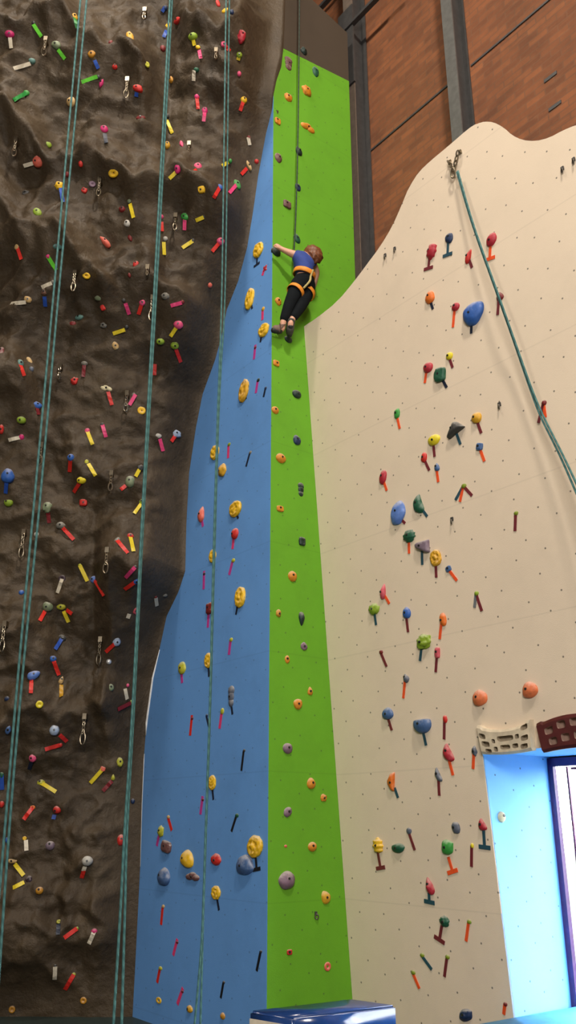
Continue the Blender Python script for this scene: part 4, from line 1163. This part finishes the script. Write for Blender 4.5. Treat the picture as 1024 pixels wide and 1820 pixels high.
garment('shirt', [(J['chs'], .103), (mid('chs', 'wst', .65), .093), (J['wst'], .09), (mid('chs', 'nb', .7), .075), (J['ls'], .062), (mid('ls', 'le', .30), .052), (J['rs'], .062), (mid('rs', 're', .4), .05), (mid('wst', 'pel', .25), .092)],
        [(0, 1), (1, 2), (2, 8), (0, 3), (0, 4), (4, 5), (0, 6), (6, 7)], SHIRT)
garment('trousers', [(J['pel'], .112), (mid('pel', 'wst', .5), .105), (mid('pel', 'wst', .9), .098), (J['lh'], .088), (mid('lh', 'lk', .5), .072), (J['lk'], .060), (mid('lk', 'la', .55), .05), (mid('lk', 'la', .92), .044), (J['rh'], .088), (mid('rh', 'rk', .5), .072), (J['rk'], .060), (mid('rk', 'ra', .55), .05), (mid('rk', 'ra', .92), .044)],
        [(0, 1), (1, 2), (0, 3), (3, 4), (4, 5), (5, 6), (6, 7), (0, 8), (8, 9), (9, 10), (10, 11), (11, 12)], PANTS)
for nm, h, t, mt in (('shoe', 'lhl', 'lt', SHOE), ('shoe', 'rhl', 'rt', SHOE2)):
    a = {'lhl': 'la', 'rhl': 'ra'}[h]
    garment(nm, [(J[h], .043), (mid(a, h, .0), .043), (mid(h, t, .5), .042), (J[t], .033)], [(0, 1), (0, 2), (2, 3)], mt)
    d = (J[t] - J[h]).normalized(); dn = -Z if h == 'lhl' else nG*.2 - Z*.2
    garment('sole', [(J[h] + dn*.02, .026), (mid(h, t, .5) + dn*.02, .03), (J[t] + dn*.016 + d*.008, .028)], [(0, 1), (1, 2)], SOLE)
# hair: a cap of locks over the back and top of the head
random.seed(5); bmh = bmesh.new(); dirs, faces = ico(4); vv = []
hc = J['hd'].lerp(J['ht'], .2); hax = (J['hd'] - J['ht'] + Z*-.06 + uG*.055).normalized(); hax = (-Z*.9 + uG*.42).normalized()
for d in dirs:
    fs = max(0, d.dot(fwd) - .2); al = d.dot(hax); side = Vector(d) - hax*al
    k = .090*(1 + .16*noise.noise(side*8 + hax*al*1.2) + .10*noise.noise(side*20 + hax*al*2)) - fs*.05
    k *= 1 + .24*max(0, al)**1.5*(1 - min(1, fs*3)) + .06*max(0, -al)
    vv.append(bmh.verts.new(hc + Vector(d)*k - org))
for f in faces: bmh.faces.new([vv[i] for i in f])
bm_obj('hair', bmh, HAIR, person, True)
# harness
def band(name, c, ax, ra, rb, hgt, mat, ref, parent):
    ax = ax.normalized(); e1 = (ref - ax*ref.dot(ax)).normalized(); e2 = ax.cross(e1); bm = bmesh.new(); K = 40; rings = []
    for k in range(K):
        a = 2*pi*k/K; d = e1*(ra*cos(a)) + e2*(rb*sin(a)); rr = []
        for dz, sc in ((-hgt/2, 1.0), (-hgt*.42, 1.06), (hgt*.42, 1.06), (hgt/2, 1.0)): rr.append(bm.verts.new(c + d*sc + ax*dz - org))
        rings.append(rr)
    for k in range(K):
        q, w = rings[k], rings[(k+1) % K]
        for i in range(4): bm.faces.new((q[i], q[(i+1) % 4], w[(i+1) % 4], w[i]))
    return bm_obj(name, bm, mat, parent, True)
hs = bpy.data.objects.new('harness', None)
wc = mid('wst', 'pel', .12)
hb = band('harness', wc, (J['wst'] - J['pel']).normalized() + uG*.30, .106, .103, .050, ORANGE, uG, person)
for h, k, nm in (('lh', 'lk', 'leg_loop'), ('rh', 'rk', 'leg_loop')):
    o = band(nm, mid(h, k, .30), (J[h] - J[k]).normalized() + uG*(.30), .082, .082, .046, ORANGE, uG, hb)
bmh = bmesh.new(); add_tube(bmh, [p - org for p in spline([wc + nG*.108 + uG*.02, J['pel'] + nG*.108 - uG*.005 + Z*.01, J['pel'] + nG*.104 - uG*.015 - Z*.05, mid('lh', 'lk', .28) + nG*.082 + uG*.03])], .011, 8)
bm_obj('back_strap', bmh, TAN, hb, True)
bpy.data.objects.remove(hs)
